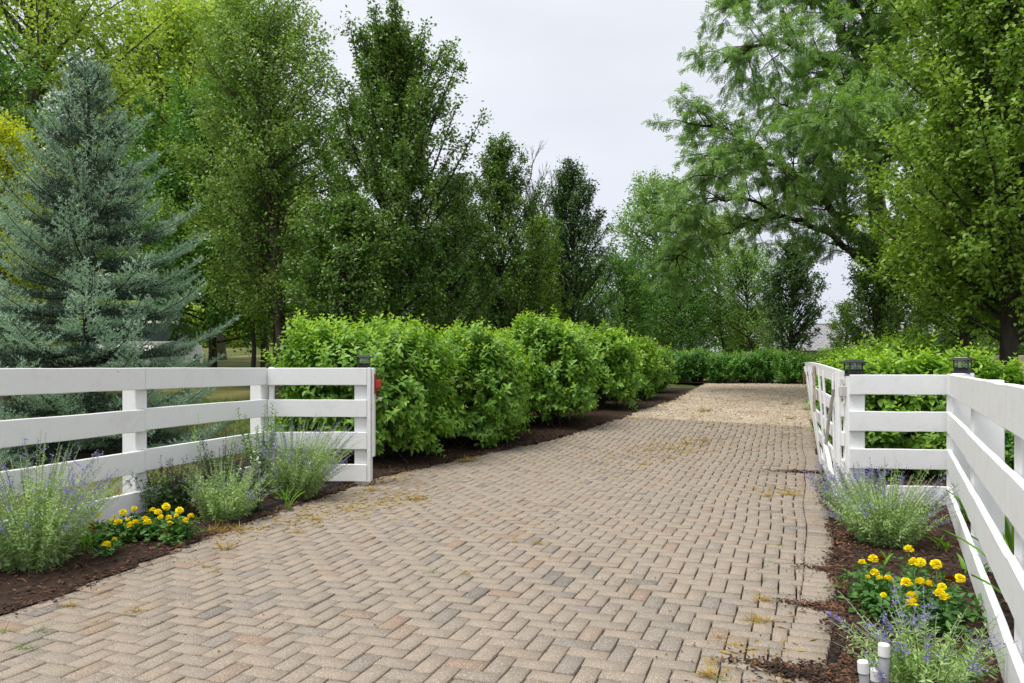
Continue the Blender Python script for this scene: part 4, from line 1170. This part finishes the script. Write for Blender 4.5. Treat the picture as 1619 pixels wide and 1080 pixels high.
# wood far behind: three tree shapes, copied
far = []
far.append(make_tree('woodland_tree', 'tall mid green tree of the wood behind the tall pear', 'tree', px2X(690, 46), 46, 7.4, 1.0, [2.4, 3.1, 3.3, 3.1, 2.6, 2.0, 1.1], 80, (10, 55), 17000, .19, M['maple'], M['bark'], .2, T_DIAMOND, 1.1, .2, group='woodland trees in the distance'))
far.append(make_tree('woodland_tree', 'yellowish tree of the wood behind the low pear', 'tree', px2X(800, 52), 52, 6.8, .8, [2.8, 3.5, 3.7, 3.4, 2.8, 2.0, 1.0], 80, (10, 55), 17000, .19, M['light'], M['bark'], .2, T_DIAMOND, 1.1, .2, group='woodland trees in the distance'))
far.append(make_tree('woodland_bush', 'pale yellow green thicket at the edge of the field', 'bush', px2X(330, 56), 56, 3.2, .1, [2.2, 2.6, 2.4, 1.8, .9], 60, (5, 60), 11000, .16, M['yellow_green'], M['bark'], .06, T_DIAMOND, .8, .18, group='thickets at the edge of the field'))
far[2].location.z -= .7
def far_copy(k, px, Y, label, s, rz):
    X = px2X(px, Y); return copy_thing(far[k], (X, Y, gf(X, Y) - (.75 if k == 2 else .06)), label, rz, s)
for k, px, Y, lab, s, rz in ((0, 575, 58, 'dark woodland tree filling between the olive tree and the tall pear', 1.1, 1.0), (0, 470, 66, 'woodland tree behind the forked trunk', 1.15, 2.2),
                         (1, 250, 64, 'woodland tree behind the spruce flank', 1.35, .6), (0, 90, 60, 'woodland tree hidden deep behind the spruce', 1.4, 3.1), (1, -60, 50, 'woodland tree beyond the golden tree', 1.3, 4.2),
                         (0, 905, 50, 'woodland tree behind the slim dark pear', .85, 4.4), (1, 1010, 56, 'woodland tree beyond the gravel bend', .85, 5.0), (0, 1090, 52, 'woodland tree behind the hedge middle', .72, .3),
                         (0, 1170, 50, 'woodland tree behind the slanting trunk', .62, 1.7), (1, 380, 72, 'woodland tree at the back of the yellow field', 1.3, 2.7), (0, 745, 62, 'woodland tree behind the gap between the pears', 1.0, 5.5),
                         (0, 1530, 36, 'woodland tree behind the second pear trunk', .9, .9), (1, 1640, 30, 'pale tree behind the olive pear trunk', .75, 2.0), (0, 1700, 24, 'tree beyond the corner fence', .8, 3.7)):
    far_copy(k, px, Y, lab, s, rz)
for px, Y, lab, s, rz in ((372, 58, 'yellow green thicket beside the slim trunk at the field edge', .95, 1.2), (430, 60, 'thicket behind the leaning trunk at the field edge', .9, 2.5), (285, 54, 'thicket beyond the white car', 1.0, 4.0),
                      (500, 57, 'thicket behind the shrub row end by the forked trunk', 1.1, 5.1), (215, 55, 'thicket deep behind the spruce skirt', 1.1, .4), (120, 52, 'thicket behind the spruce trunk', 1.2, 3.2), (20, 50, 'thicket beyond the spruce and golden tree', 1.2, 2.0)):
    far_copy(2, px, Y, lab, s, rz)
# three slim trunks by the field
for px, Y, top, lab, r in ((402, 19.5, 300, 'slim straight young tree before the yellow field', .065), (438, 18.6, 250, 'slim leaning young tree beside the olive trunk', .085)):
    X, Y, h = put(px, Y, top)
    make_tree('young_tree', lab, 'tree', X, Y, h, 2.2, [.9, 1.2, 1.3, 1.1, .8, .4], 40, (20, 60), 9000, .08, M['maple'], M['bark_dark'], r, T_OVATE, .6, .1, wander=.02)

# ================================================================== HOUSE AND CAR BEHIND
HYY = 44.0
hx0, hx1 = px2X(1205, HYY), px2X(1800, HYY)
hz = gf(20, HYY) - .3
house = thing('house', 'low house with a grey shingle roof behind the trees', 'house', ((hx0 + hx1) / 2, HYY, hz))
eave, ridge = py2Z(553, HYY), py2Z(512, HYY + 3.2)
def hbox(name, c, s, mat, bev=0): bm = bmesh.new(); bm_box(bm, c, s, 0, bev); return obj_bm(name, bm, mat, house)
hbox('wall', ((hx0 + hx1) / 2, HYY + 4.4, (hz + eave) / 2 - .02), (hx1 - hx0 - .8, 8.0, eave - hz - .05), M['wall'])
hbox('fascia', ((hx0 + hx1) / 2, HYY - .03, eave - .09), (hx1 - hx0, .05, .17), M['gutter'])
hbox('gutter', ((hx0 + hx1) / 2, HYY - .12, eave - .02), (hx1 - hx0, .11, .10), M['fascia'], .02)
for wx in (3.2, 7.4, 12.5):
    wfr = hbox('window', (hx0 + wx, HYY + .38, (hz + eave) / 2 + .2), (1.5, .10, 1.3), M['fascia'], .01)
    bm = bmesh.new(); bm_box(bm, (hx0 + wx, HYY + .325, (hz + eave) / 2 + .2), (1.3, .02, 1.1)); obj_bm('pane', bm, M['carglass'], wfr)
rows = 16; parts = []
for side in (0, 1):
    for r in range(rows):
        t0, t1 = r / rows, (r + 1) / rows + .02
        ya, yb = (HYY - .05 + 4.4 * t0, HYY - .05 + 4.4 * t1) if side == 0 else (HYY + 8.85 - 4.4 * t0, HYY + 8.85 - 4.4 * t1)
        za, zb = eave + (ridge - eave) * t0 + .045, eave + (ridge - eave) * t1 + .012
        nx = 44; w = (hx1 - hx0) / nx
        for q in range(nx):
            x0 = hx0 + q * w + (w / 2 if r % 2 else 0) + .012; x1 = min(x0 + w - .024, hx1 + .05); dz = R.uniform(0, .012)
            V = np.array([(x0, ya, za + dz), (x1, ya, za + dz), (x1, yb, zb), (x0, yb, zb), (x0, ya, za - .04), (x1, ya, za - .04)])
            parts.append((V, [np.array([(0, 1, 2, 3), (4, 5, 1, 0)])], 0))
V, G_, I = merge(parts); o = obj('shingles', V, G_, M['shingle'], house); o['kind'] = 'stuff'
bm = bmesh.new()
for (ya, yb) in ((HYY - .05, HYY + 4.4), (HYY + 8.85, HYY + 4.4)):
    vs = [bm.verts.new(p) for p in ((hx0, ya, eave - .03), (hx1, ya, eave - .03), (hx1, yb, ridge - .04), (hx0, yb, ridge - .04))]; bm.faces.new(vs)
obj_bm('roof', bm, M['gutter'], house)
hbox('ridge_cap', ((hx0 + hx1) / 2, HYY + 4.4, ridge + .05), (hx1 - hx0, .3, .06), M['shingle'], .01)
# small beige garden wall beside the olive pear
bmw = bmesh.new()
WX = px2X(1612, 21); bm_box(bmw, (WX + .6, 21, gf(WX, 21) + .42), (2.6, .3, .95), .1, .02)
o = obj_bm('garden_wall', bmw, M['wall']); tag(o, 'low beige wall behind the olive pear trunk', 'wall')

# white car mostly behind the spruce
CY = 23.0; cX = px2X(240, CY); cz0 = gf(cX, CY)
car = thing('parked_car', 'white car parked on the grass behind the spruce', 'car', (cX, CY, cz0))
def loft(name, secs, mat, y0, y1, inset=.0):
    """side outline (x,z) swept across the width with pinched edges"""
    bm = bmesh.new(); rings = []
    for (yy, sx) in ((y0, .96), (y0 + .12, 1), (y1 - .12, 1), (y1, .96)):
        cxm = sum(p[0] for p in secs) / len(secs); czm = sum(p[1] for p in secs) / len(secs)
        rings.append([bm.verts.new((cX + cxm + (p[0] - cxm) * sx, CY + yy, cz0 + czm + (p[1] - czm) * sx)) for p in secs])
    n = len(secs)
    for A, Bq in zip(rings[:-1], rings[1:]):
        for i in range(n): bm.faces.new((A[i], A[(i + 1) % n], Bq[(i + 1) % n], Bq[i]))
    bm.faces.new(rings[0]); bm.faces.new(list(reversed(rings[-1])))
    return obj_bm(name, bm, mat, car)
loft('body', [(-2.2, .35), (-2.25, .75), (-2.1, .98), (.55, 1.02), (1.2, .98), (2.0, .86), (2.2, .65), (2.15, .35)], M['carpaint'], -.88, .88)
loft('cabin', [(-1.95, 1.0), (-1.7, 1.52), (-.2, 1.6), (.12, 1.52), (.98, 1.0)], M['carglass'], -.76, .76)
loft('roof', [(-1.72, 1.53), (-1.5, 1.60), (-.2, 1.66), (.10, 1.57), (-.2, 1.57)], M['carpaint'], -.70, .70)
for sx in (-1.4, 1.35):
    for sy in (-.80, .80):
        bm = bmesh.new(); bm_cyl(bm, (cX + sx, CY + sy - .10, cz0 + .33), (cX + sx, CY + sy + .10, cz0 + .33), .33, seg=20); w = obj_bm('wheel', bm, M['tyre'], car)
        bm = bmesh.new(); s_ = -1 if sy < 0 else 1; bm_cyl(bm, (cX + sx, CY + sy + s_ * .101, cz0 + .33), (cX + sx, CY + sy + s_ * .115, cz0 + .33), .2, .17, seg=14); obj_bm('rim', bm, M['hub'], w)
for sy in (-1.0, 1.0):
    bm = bmesh.new(); bm_box(bm, (cX + .72, CY + sy, cz0 + 1.12), (.14, .22, .22), 0, .03); bm_box(bm, (cX + .74, CY + sy * .9, cz0 + 1.06), (.05, .14, .04), 0, .01); obj_bm('wing_mirror', bm, M['tyre'], car)
bm = bmesh.new()
for sy in (-.6, .6): bm_box(bm, (cX + 2.16, CY + sy, cz0 + .66), (.10, .34, .14), 0, .03)
obj_bm('headlights', bm, M['bulb'], car)['kind'] = 'stuff'
car.rotation_euler = (0, 0, math.radians(-84))

# ================================================================== BED PLANTS
make_sage('large russian sage with lavender haze beside the fence end', px2X(48, 4.9), 4.95, .84, .58, 170, (.06, 0), .42)
make_sage('pale russian sage between the marigolds and the gate post', px2X(352, 6.35), 6.4, .54, .40, 130, (.05, 0), .06)
make_sage('wide russian sage leaning towards the padlocked post', px2X(462, 7.3), 7.35, .82, .50, 190, (.26, 0), .34)
make_sage('russian sage spilling lavender towards the open gate', px2X(1400, 5.55), 5.55, .62, .52, 185, (-.02, 0), .22)
make_sage('lavender flowering sage stems leaning over the pavers by the gate', px2X(1362, 6.3), 6.3, .52, .32, 70, (-.30, 0), .95)
make_sage('russian sage around the pipe stubs', px2X(1462, 3.2), 3.2, .33, .40, 90, (-.02, .12), .22)
make_salvia('dark purple salvia against the fence behind the marigolds', px2X(258, 6.35), 6.45, .50, .30, 46)
make_salvia('dark purple salvia behind the pale sage', px2X(352, 6.9), 6.95, .62, .26, 40)
make_salvia('low dark salvia between the two sages', px2X(400, 6.75), 6.7, .36, .16, 18)
make_tall_leafy('leafy_plant', 'tall bright green leafy stems at the fence corner', px2X(412, 7.5), 7.55, .86, 12, .16)
make_tall_leafy('leafy_plant', 'slender pale stems rising above the dark salvia', px2X(330, 6.9), 7.05, .84, 6, .16, 'sage', .035, T_DIAMOND)

# marigolds
def pom_mesh(var, old=False):
    r2 = np.random.default_rng(40 + var); pos, d, up, sz = [], [], [], []
    for k, (el, cnt) in enumerate(((-.15, 16), (.15, 15), (.45, 13), (.75, 11), (1.05, 8), (1.35, 5))):
        a = np.arange(cnt) * 2 * math.pi / cnt + k * .37 + r2.normal(0, .08, cnt)
        o_ = np.stack([np.cos(a) * math.cos(el), np.sin(a) * math.cos(el), np.full(cnt, math.sin(el) * 1.0)], -1)
        pos.append(o_ * .014 + (0, 0, .008)); d.append(norm(o_ + r2.normal(0, .12, (cnt, 3)))); up.append(norm(UP + o_ * -.3 + r2.normal(0, .2, (cnt, 3)))); sz.append(np.full(cnt, .0215) * r2.uniform(.8, 1.15, cnt))
    wide = (np.array([(-.18, 0, 0), (.18, 0, 0), (.42, .7, .10), (.2, 1, -.05), (-.2, 1, -.05), (-.42, .7, .10)]), [np.array([(0, 1, 2, 5), (5, 2, 3, 4)])])
    V, G_ = leaves(np.concatenate(pos), np.concatenate(d), np.concatenate(up), np.concatenate(sz), wide)
    return np_mesh('flower', V, G_, M['marigold_old'] if old else M['marigold'])
POM = [pom_mesh(i) for i in range(4)]; POM_OLD = pom_mesh(9, True)
def marigold(label, flowers, group):
    P = np.array(flowers); c = P.mean(0); z0 = gf(c[0], c[1])
    root = thing('marigold_plant', label, 'flower', (c[0], c[1], z0), group)
    tb = Tubes(); LP, LD = [], []
    for p in P:
        b = np.array([c[0] * .45 + p[0] * .55, c[1] * .45 + p[1] * .55, gf(p[0], p[1])])
        tb.add([b, (b + p) / 2 + (0, 0, .01), p], [.0035, .003, .0025], 4)
        n = 46; t = rng.uniform(.0, .82, n)[:, None]
        LP.append(b + (p - b) * t + rng.normal(0, .030, (n, 3)) * (1, 1, .35)); LD.append(norm(rvec(n) * (1, 1, .3) + UP * .3))
    n = 160; q = np.clip(rng.normal(0, 1, (n, 3)), -1.6, 1.6) * (P.std(0) + .03) * .8 + c
    q[:, 2] = g(q[:, 0], q[:, 1]) + rng.uniform(.02, .15, n); LP.append(q); LD.append(norm(rvec(n) * (1, 1, .3) + UP * .3))
    LP, LD = np.concatenate(LP), np.concatenate(LD); n = len(LP)
    LP[:, 2] = np.maximum(LP[:, 2], g(LP[:, 0], LP[:, 1]) + .015)
    V, G_ = leaves(LP, LD, norm(UP + rvec(n) * .35), rng.uniform(.030, .058, n), T_OVATE)
    tb.build('stems', M['marigold_leaf'], root)['kind'] = 'stuff'; obj('foliage', V, G_, M['marigold_leaf'], root)
    for i, p in enumerate(P):
        o = bpy.data.objects.new('flower', POM_OLD if R.random() < .05 else POM[i % 4]); o.location = p - np.array([c[0], c[1], z0])
        s = R.choice((.5, .7, .8, .88, .95)) * R.uniform(.92, 1.05) * (.9 if c[0] > 0 else 1); o.scale = (s, s, s * .95); o.rotation_euler = (R.gauss(-.25, .2), R.gauss(0, .2), R.uniform(0, 6)); link(o, root)
crop_l = [(398, 717), (365, 762), (427, 765), (430, 833), (466, 808), (480, 742), (465, 715), (500, 700), (547, 683), (535, 710), (548, 745), (530, 752), (590, 725), (600, 740), (640, 700), (675, 675), (688, 722), (717, 711), (755, 736), (673, 776), (730, 690), (775, 714), (455, 735), (620, 690), (345, 738), (520, 728), (655, 718), (690, 745)]
FL = []
for (a, b) in crop_l:
    px, py = a / 2.571, 540 + b / 2.571
    Y = np.interp(py, [800, 830, 866], [5.85, 5.6, 5.0]) + R.uniform(-.05, .05); FL.append((px2X(px, Y), Y, max(py2Z(py, Y), gf(px2X(px, Y), Y) + .07), a))
bins = ((300, 475, 'yellow marigold plant beside the large lavender sage'), (475, 560, 'yellow marigold plant second from the large sage'), (560, 665, 'yellow marigold plant third from the large sage'), (665, 800, 'yellow marigold plant under the dark salvia end'))
for a, b, lab in bins: marigold(lab, [f[:3] for f in FL if a <= f[3] < b], 'yellow marigolds along the spruce side fence')
crop_r = [(588, 400), (650, 383), (692, 387), (616, 480), (657, 460), (687, 487), (735, 492), (708, 583), (852, 327), (885, 403), (922, 403), (1007, 413), (838, 518), (918, 515), (964, 525), (1087, 500), (1143, 493), (1042, 538), (1058, 603), (1025, 583), (868, 597), (872, 640)]
FR = []
for (a, b) in crop_r:
    px, py = 1200 + a / 3.6, 780 + b / 3.6
    z = .17 + R.uniform(-.015, .03); Y = (EYE - z) * F_PX / (py - HY); FR.append((px2X(px, Y), Y, z, a))
bins = ((500, 780, 'yellow marigold plant at the paver side of the gate bed'), (780, 980, 'yellow marigold plant in the middle of the gate bed'), (980, 1300, 'yellow marigold plant at the fence side of the gate bed'))
for a, b, lab in bins: marigold(lab, [f[:3] for f in FR if a <= f[3] < b], 'yellow marigolds in the gate side bed')

# strap-leaved plants: each leaf a part
def strap_plant(label, X, Y, n, L, group, w=.035):
    z0 = gf(X, Y); root = thing('strap_plant', label, 'plant', (X, Y, z0), group)
    for k in range(n):
        a = R.uniform(0, 6.283); l = L * R.uniform(.7, 1.15); lean = R.uniform(.25, .75); s = np.linspace(0, 1, 6)
        out = np.stack([np.cos(a) * l * lean * s ** 1.4, np.sin(a) * l * lean * s ** 1.4, l * (s - .42 * lean * s ** 2.4)], -1)
        sd = np.array([-math.sin(a), math.cos(a), 0]); wd = w * np.array([.5, .9, 1, .85, .5, .02])
        c = np.array([X + R.gauss(0, .03), Y + R.gauss(0, .03), z0]) + out
        V = np.concatenate([c - sd * wd[:, None] / 2 + UP * .006, c - UP * .004, c + sd * wd[:, None] / 2 + UP * .006])
        F = [(i, i + 1, 7 + i, 6 + i) for i in range(5)] + [(6 + i, 7 + i, 13 + i, 12 + i) for i in range(5)]
        obj('leaf', V, [np.array(F)], M['strap'], root, True)
GSP = 'strap leaved plants behind the corner fence'
for i, (px, Y, n, L, lab) in enumerate(((1612, 4.2, 9, .52, 'strap leaved plant at the foot of the wide fence post'), (1600, 5.0, 9, .50, 'strap leaved plant beside the weathered pipe'), (1560, 5.7, 8, .42, 'strap leaved plant behind the lowest fence board'),
                                 (1530, 6.3, 8, .36, 'strap leaved plant behind the corner post'), (1640, 3.7, 9, .5, 'strap leaved plant below the fence end'), (1650, 5.6, 10, .6, 'tall strap leaved plant beside the green cabinet'))):
    strap_plant(lab, px2X(px, Y), Y, n, L, GSP)
GSB = 'young strap leaved plants in the gate bed'
for px, Y, n, L, lab in ((1500, 5.3, 5, .14, 'young strap leaved plant beside the russian sage by the fence'), (1540, 4.75, 4, .15, 'young strap leaved plant against the lowest board'), (1395, 5.0, 4, .11, 'young broad leaved plant under the russian sage')):
    strap_plant(lab, px2X(px, Y), Y, n, L, GSB, .030)
strap_plant('grassy green tuft in mulch between the large sage and marigolds', px2X(135, 5.35), 5.35, 16, .20, None, .012)
strap_plant('yellowing grass blades arching out under the wide sage', px2X(455, 6.75), 6.75, 7, .26, None, .012)
make_bush('leafy green clump behind the corner fence with buds', px2X(1640, 6.8), 6.8, .95, .45, .45, 320, .07, ('hedge', 'lime'), 'leafy_shrub', None, per=12)
make_bush('leafy green clump behind the wide fence post', px2X(1590, 7.6), 7.6, .85, .5, .45, 320, .075, ('lime', 'lime_tip'), 'leafy_shrub', None, per=12)

# pipes and boxes
def pipe(label, px, Y, top, r, h_cap, tilt=0.0):
    X = px2X(px, Y); z0 = gf(X, Y); zt = py2Z(top, Y)
    t = thing('pipe_stub', label, 'pipe', (X, Y, z0), 'capped pipe stubs in the gate bed')
    d = Vector((tilt, 0, 1)).normalized(); b = Vector((X, Y, z0 - .1)); L = zt - z0 + .1
    topv = Vector((X, Y, zt)); foot = topv - d * L
    bm = bmesh.new(); bm_cyl(bm, foot, topv - d * .01, r * .86, seg=18); obj_bm('pipe', bm, M['pvc_grey'], t, True)
    bm = bmesh.new(); bm_cyl(bm, topv - d * h_cap, topv - d * .004, r, r * .98, seg=20); bm_cyl(bm, topv - d * .0041, topv, r * .97, r * .86, seg=20); obj_bm('cap', bm, M['pvc'], t)
pipe('tallest capped pipe stub in the sage', 1397.5, 3.02, 1018, .0225, .047)
pipe('mid height capped pipe stub leaning beside the mulch edge', 1364, 2.98, 1045, .0215, .045, -.08)
pipe('lowest capped pipe stub between the other two', 1385, 3.04, 1058, .0215, .045)
vp = thing('vent_pipe', 'white elbowed pipe leaning behind the wide fence post', 'pipe', (px2X(1603, 5.2), 5.2, gf(3.4, 5.2)))
a = np.array([px2X(1594, 5.2), 5.2, py2Z(800, 5.2)]); b = np.array([px2X(1607, 5.2), 5.2, py2Z(862, 5.2) - .05])
tb = Tubes(); tb.add([a + (0, 0, -.02), b], [.024, .026], 12); tb.build('pipe', M['pvc_old'], vp)
bm = bmesh.new(); bm_cyl(bm, a + (-.02, 0, .035), a + (.012, 0, -.045), .034, .034, 12); obj_bm('elbow', bm, M['pvc'], vp)
tb = Tubes(); tb.add([a + (0, 0, .0), a + (-.05, .02, .06), a + (-.12, .05, .07)], [.024] * 3, 10); tb.build('upper_pipe', M['pvc'], vp)
ux, uy = px2X(1622, 6.4), 6.4
ub = thing('utility_cabinet', 'dark green utility cabinet behind the corner fence', 'cabinet', (ux, uy, gf(ux, uy)))
bm = bmesh.new(); bm_box(bm, (ux, uy, py2Z(720, uy) / 2 + .17), (.12, .12, py2Z(690, uy) - .02), 0, .01); obj_bm('body', bm, M['meter'], ub)
bm = bmesh.new(); bm_box(bm, (ux, uy, py2Z(692, uy)), (.15, .15, .04), 0, .012); obj_bm('lid', bm, M['meter'], ub)
# black edging strip along the spruce side bed
us = np.linspace(5.5, 7.0, 16); ex, ey = nu2xy(nl(us) - .10 - .02 * np.sin(us * 6), us); ez = g(ex, ey)
V = np.concatenate([np.stack([ex, ey, ez - .02], -1), np.stack([ex, ey, ez + .045], -1), np.stack([ex - .008, ey, ez + .045], -1), np.stack([ex - .008, ey, ez - .02], -1)])
F = [(i + 16 * k, i + 1 + 16 * k, i + 1 + 16 * (k + 1), i + 16 * (k + 1)) for k in range(3) for i in range(15)]
tag(obj('garden_edging', V, [np.array(F)], M['edging']), 'black plastic edging strip between mulch and pavers', 'edging')

# ================================================================== GRASS
n = 36000
gx = rng.uniform(-9.5, -1.0, n); gy = rng.uniform(4.0, 17, n); gn_, gu_ = xy2nu(gx, gy)
k = (gn_ < nl(gu_) - np.interp(gu_, [0, 6, 8, 20], [1.05, .95, 2.3, 2.3])) & (np.hypot(gx + 5.9, gy - 10.6) > 1.1)
gx, gy = gx[k], gy[k]; n = len(gx)
V, G_ = leaves(np.stack([gx, gy, g(gx, gy) - .02], -1), norm(UP + rvec(n) * (.45, .45, .1)), norm(rvec(n) * (1, 1, .2)), rng.uniform(.05, .11, n), T_BLADE)
tag(obj('grass', V, G_, M['grass']), kind='stuff')
n = 9000
gx = rng.uniform(3.0, 7.5, n); gy = rng.uniform(2.5, 8.5, n)
k = (gx - RC[0]) * side2.x + (gy - RC[1]) * side2.y > .25; gx, gy = gx[k], gy[k]; n = len(gx)
V, G_ = leaves(np.stack([gx, gy, g(gx, gy) - .02], -1), norm(UP + rvec(n) * (.5, .5, .1)), norm(rvec(n) * (1, 1, .2)), rng.uniform(.08, .22, n), T_BLADE)
tag(obj('grass', V, G_, M['weed_green']), kind='stuff')

# weeds in the joints, at the places the photograph shows
def weed_at(px, py, dry, size, n):
    size = min(.12, size * .78); n = int(n * 1.4)
    Y = 6.0
    for _ in range(14): Y = Y + .6 * ((EYE - gf(px2X(px, Y), Y)) * F_PX / (py - HY) - Y)
    X = px2X(px, Y); c = np.array([X, Y, gf(X, Y) + .002])
    pos = c + rng.normal(0, size * .22, (n, 3)) * (1.6, .7, 0)
    d = norm(rvec(n) * (1, 1, .2) + UP * rng.uniform(.0, .7, (n, 1)))
    V, G_ = leaves(pos, d, norm(UP + rvec(n) * .5), size * rng.uniform(.4, 1.1, n), T_WEED)
    o = obj('weed_tuft', V - c, G_, M['weed_dry'] if dry else M['weed_green']); o.location = c
    tag(o, 'dry yellow weed tuft growing in the paver joints' if dry else 'small green weed sprouting in the paver joints', 'weed', 'dry weed tufts in the driveway' if dry else 'green weeds in the driveway')
for px, py, dry, s, n in ((1200, 982, 1, .11, 44), (1133, 1008, 1, .07, 18), (1165, 1022, 1, .08, 18), (1122, 1068, 1, .10, 40), (1124, 1050, 1, .06, 16), (1125, 1045, 1, .06, 12), (1208, 950, 1, .09, 34), (855, 860, 1, .10, 22), (812, 857, 1, .10, 14), (765, 846, 1, .08, 10),
                          (355, 868, 1, .16, 26), (345, 842, 1, .16, 70), (380, 838, 1, .14, 40), (330, 897, 1, .09, 20), (340, 905, 1, .09, 18), (470, 842, 1, .11, 30), (500, 822, 1, .11, 26), (505, 834, 1, .08, 16), (110, 958, 1, .09, 30), (213, 968, 1, .09, 26), (40, 1025, 0, .09, 18), (65, 1000, 0, .09, 16), (10, 1000, 0, .08, 14), (150, 984, 0, .06, 6),
                          (320, 920, 0, .05, 8), (358, 921, 0, .04, 6), (682, 907, 0, .08, 18), (738, 908, 1, .07, 18), (565, 822, 0, .07, 12), (690, 818, 0, .05, 10), (1235, 864, 0, .06, 14), (1215, 888, 0, .06, 14), (1232, 862, 0, .05, 10), (1208, 918, 0, .06, 8), (1247, 783, 1, .16, 40), (1215, 785, 1, .13, 30), (1115, 780, 0, .05, 8),
                          (1085, 702, 1, .16, 34), (1060, 710, 1, .15, 32), (1075, 712, 0, .12, 16), (1092, 715, 1, .11, 20), (1112, 697, 1, .14, 24), (1110, 704, 1, .11, 16), (1028, 712, 1, .15, 26), (1062, 724, 1, .12, 20), (1020, 735, 1, .14, 26), (1000, 745, 1, .12, 20), (975, 755, 1, .12, 18), (1108, 651, 1, .30, 60), (1118, 650, 0, .28, 40),
                          (1095, 663, 1, .18, 20), (1125, 675, 0, .15, 16), (1250, 662, 1, .22, 40), (1245, 640, 0, .28, 36), (1275, 648, 0, .28, 40), (1180, 628, 0, .3, 26), (1050, 640, 1, .3, 22), (740, 730, 1, .18, 60), (655, 790, 1, .16, 40), (590, 776, 1, .16, 30), (1140, 1075, 0, .07, 10), (1285, 665, 1, .2, 30), (1290, 690, 1, .2, 24), (640, 765, 0, .10, 10)):
    weed_at(px, py, dry, s, n)
print('tris', sum(sum(len(p.vertices) - 2 for p in o.data.polygons) if len(o.data.polygons) < 3000 else len(o.data.loops) - 2 * len(o.data.polygons) for o in bpy.data.objects if o.type == 'MESH'))
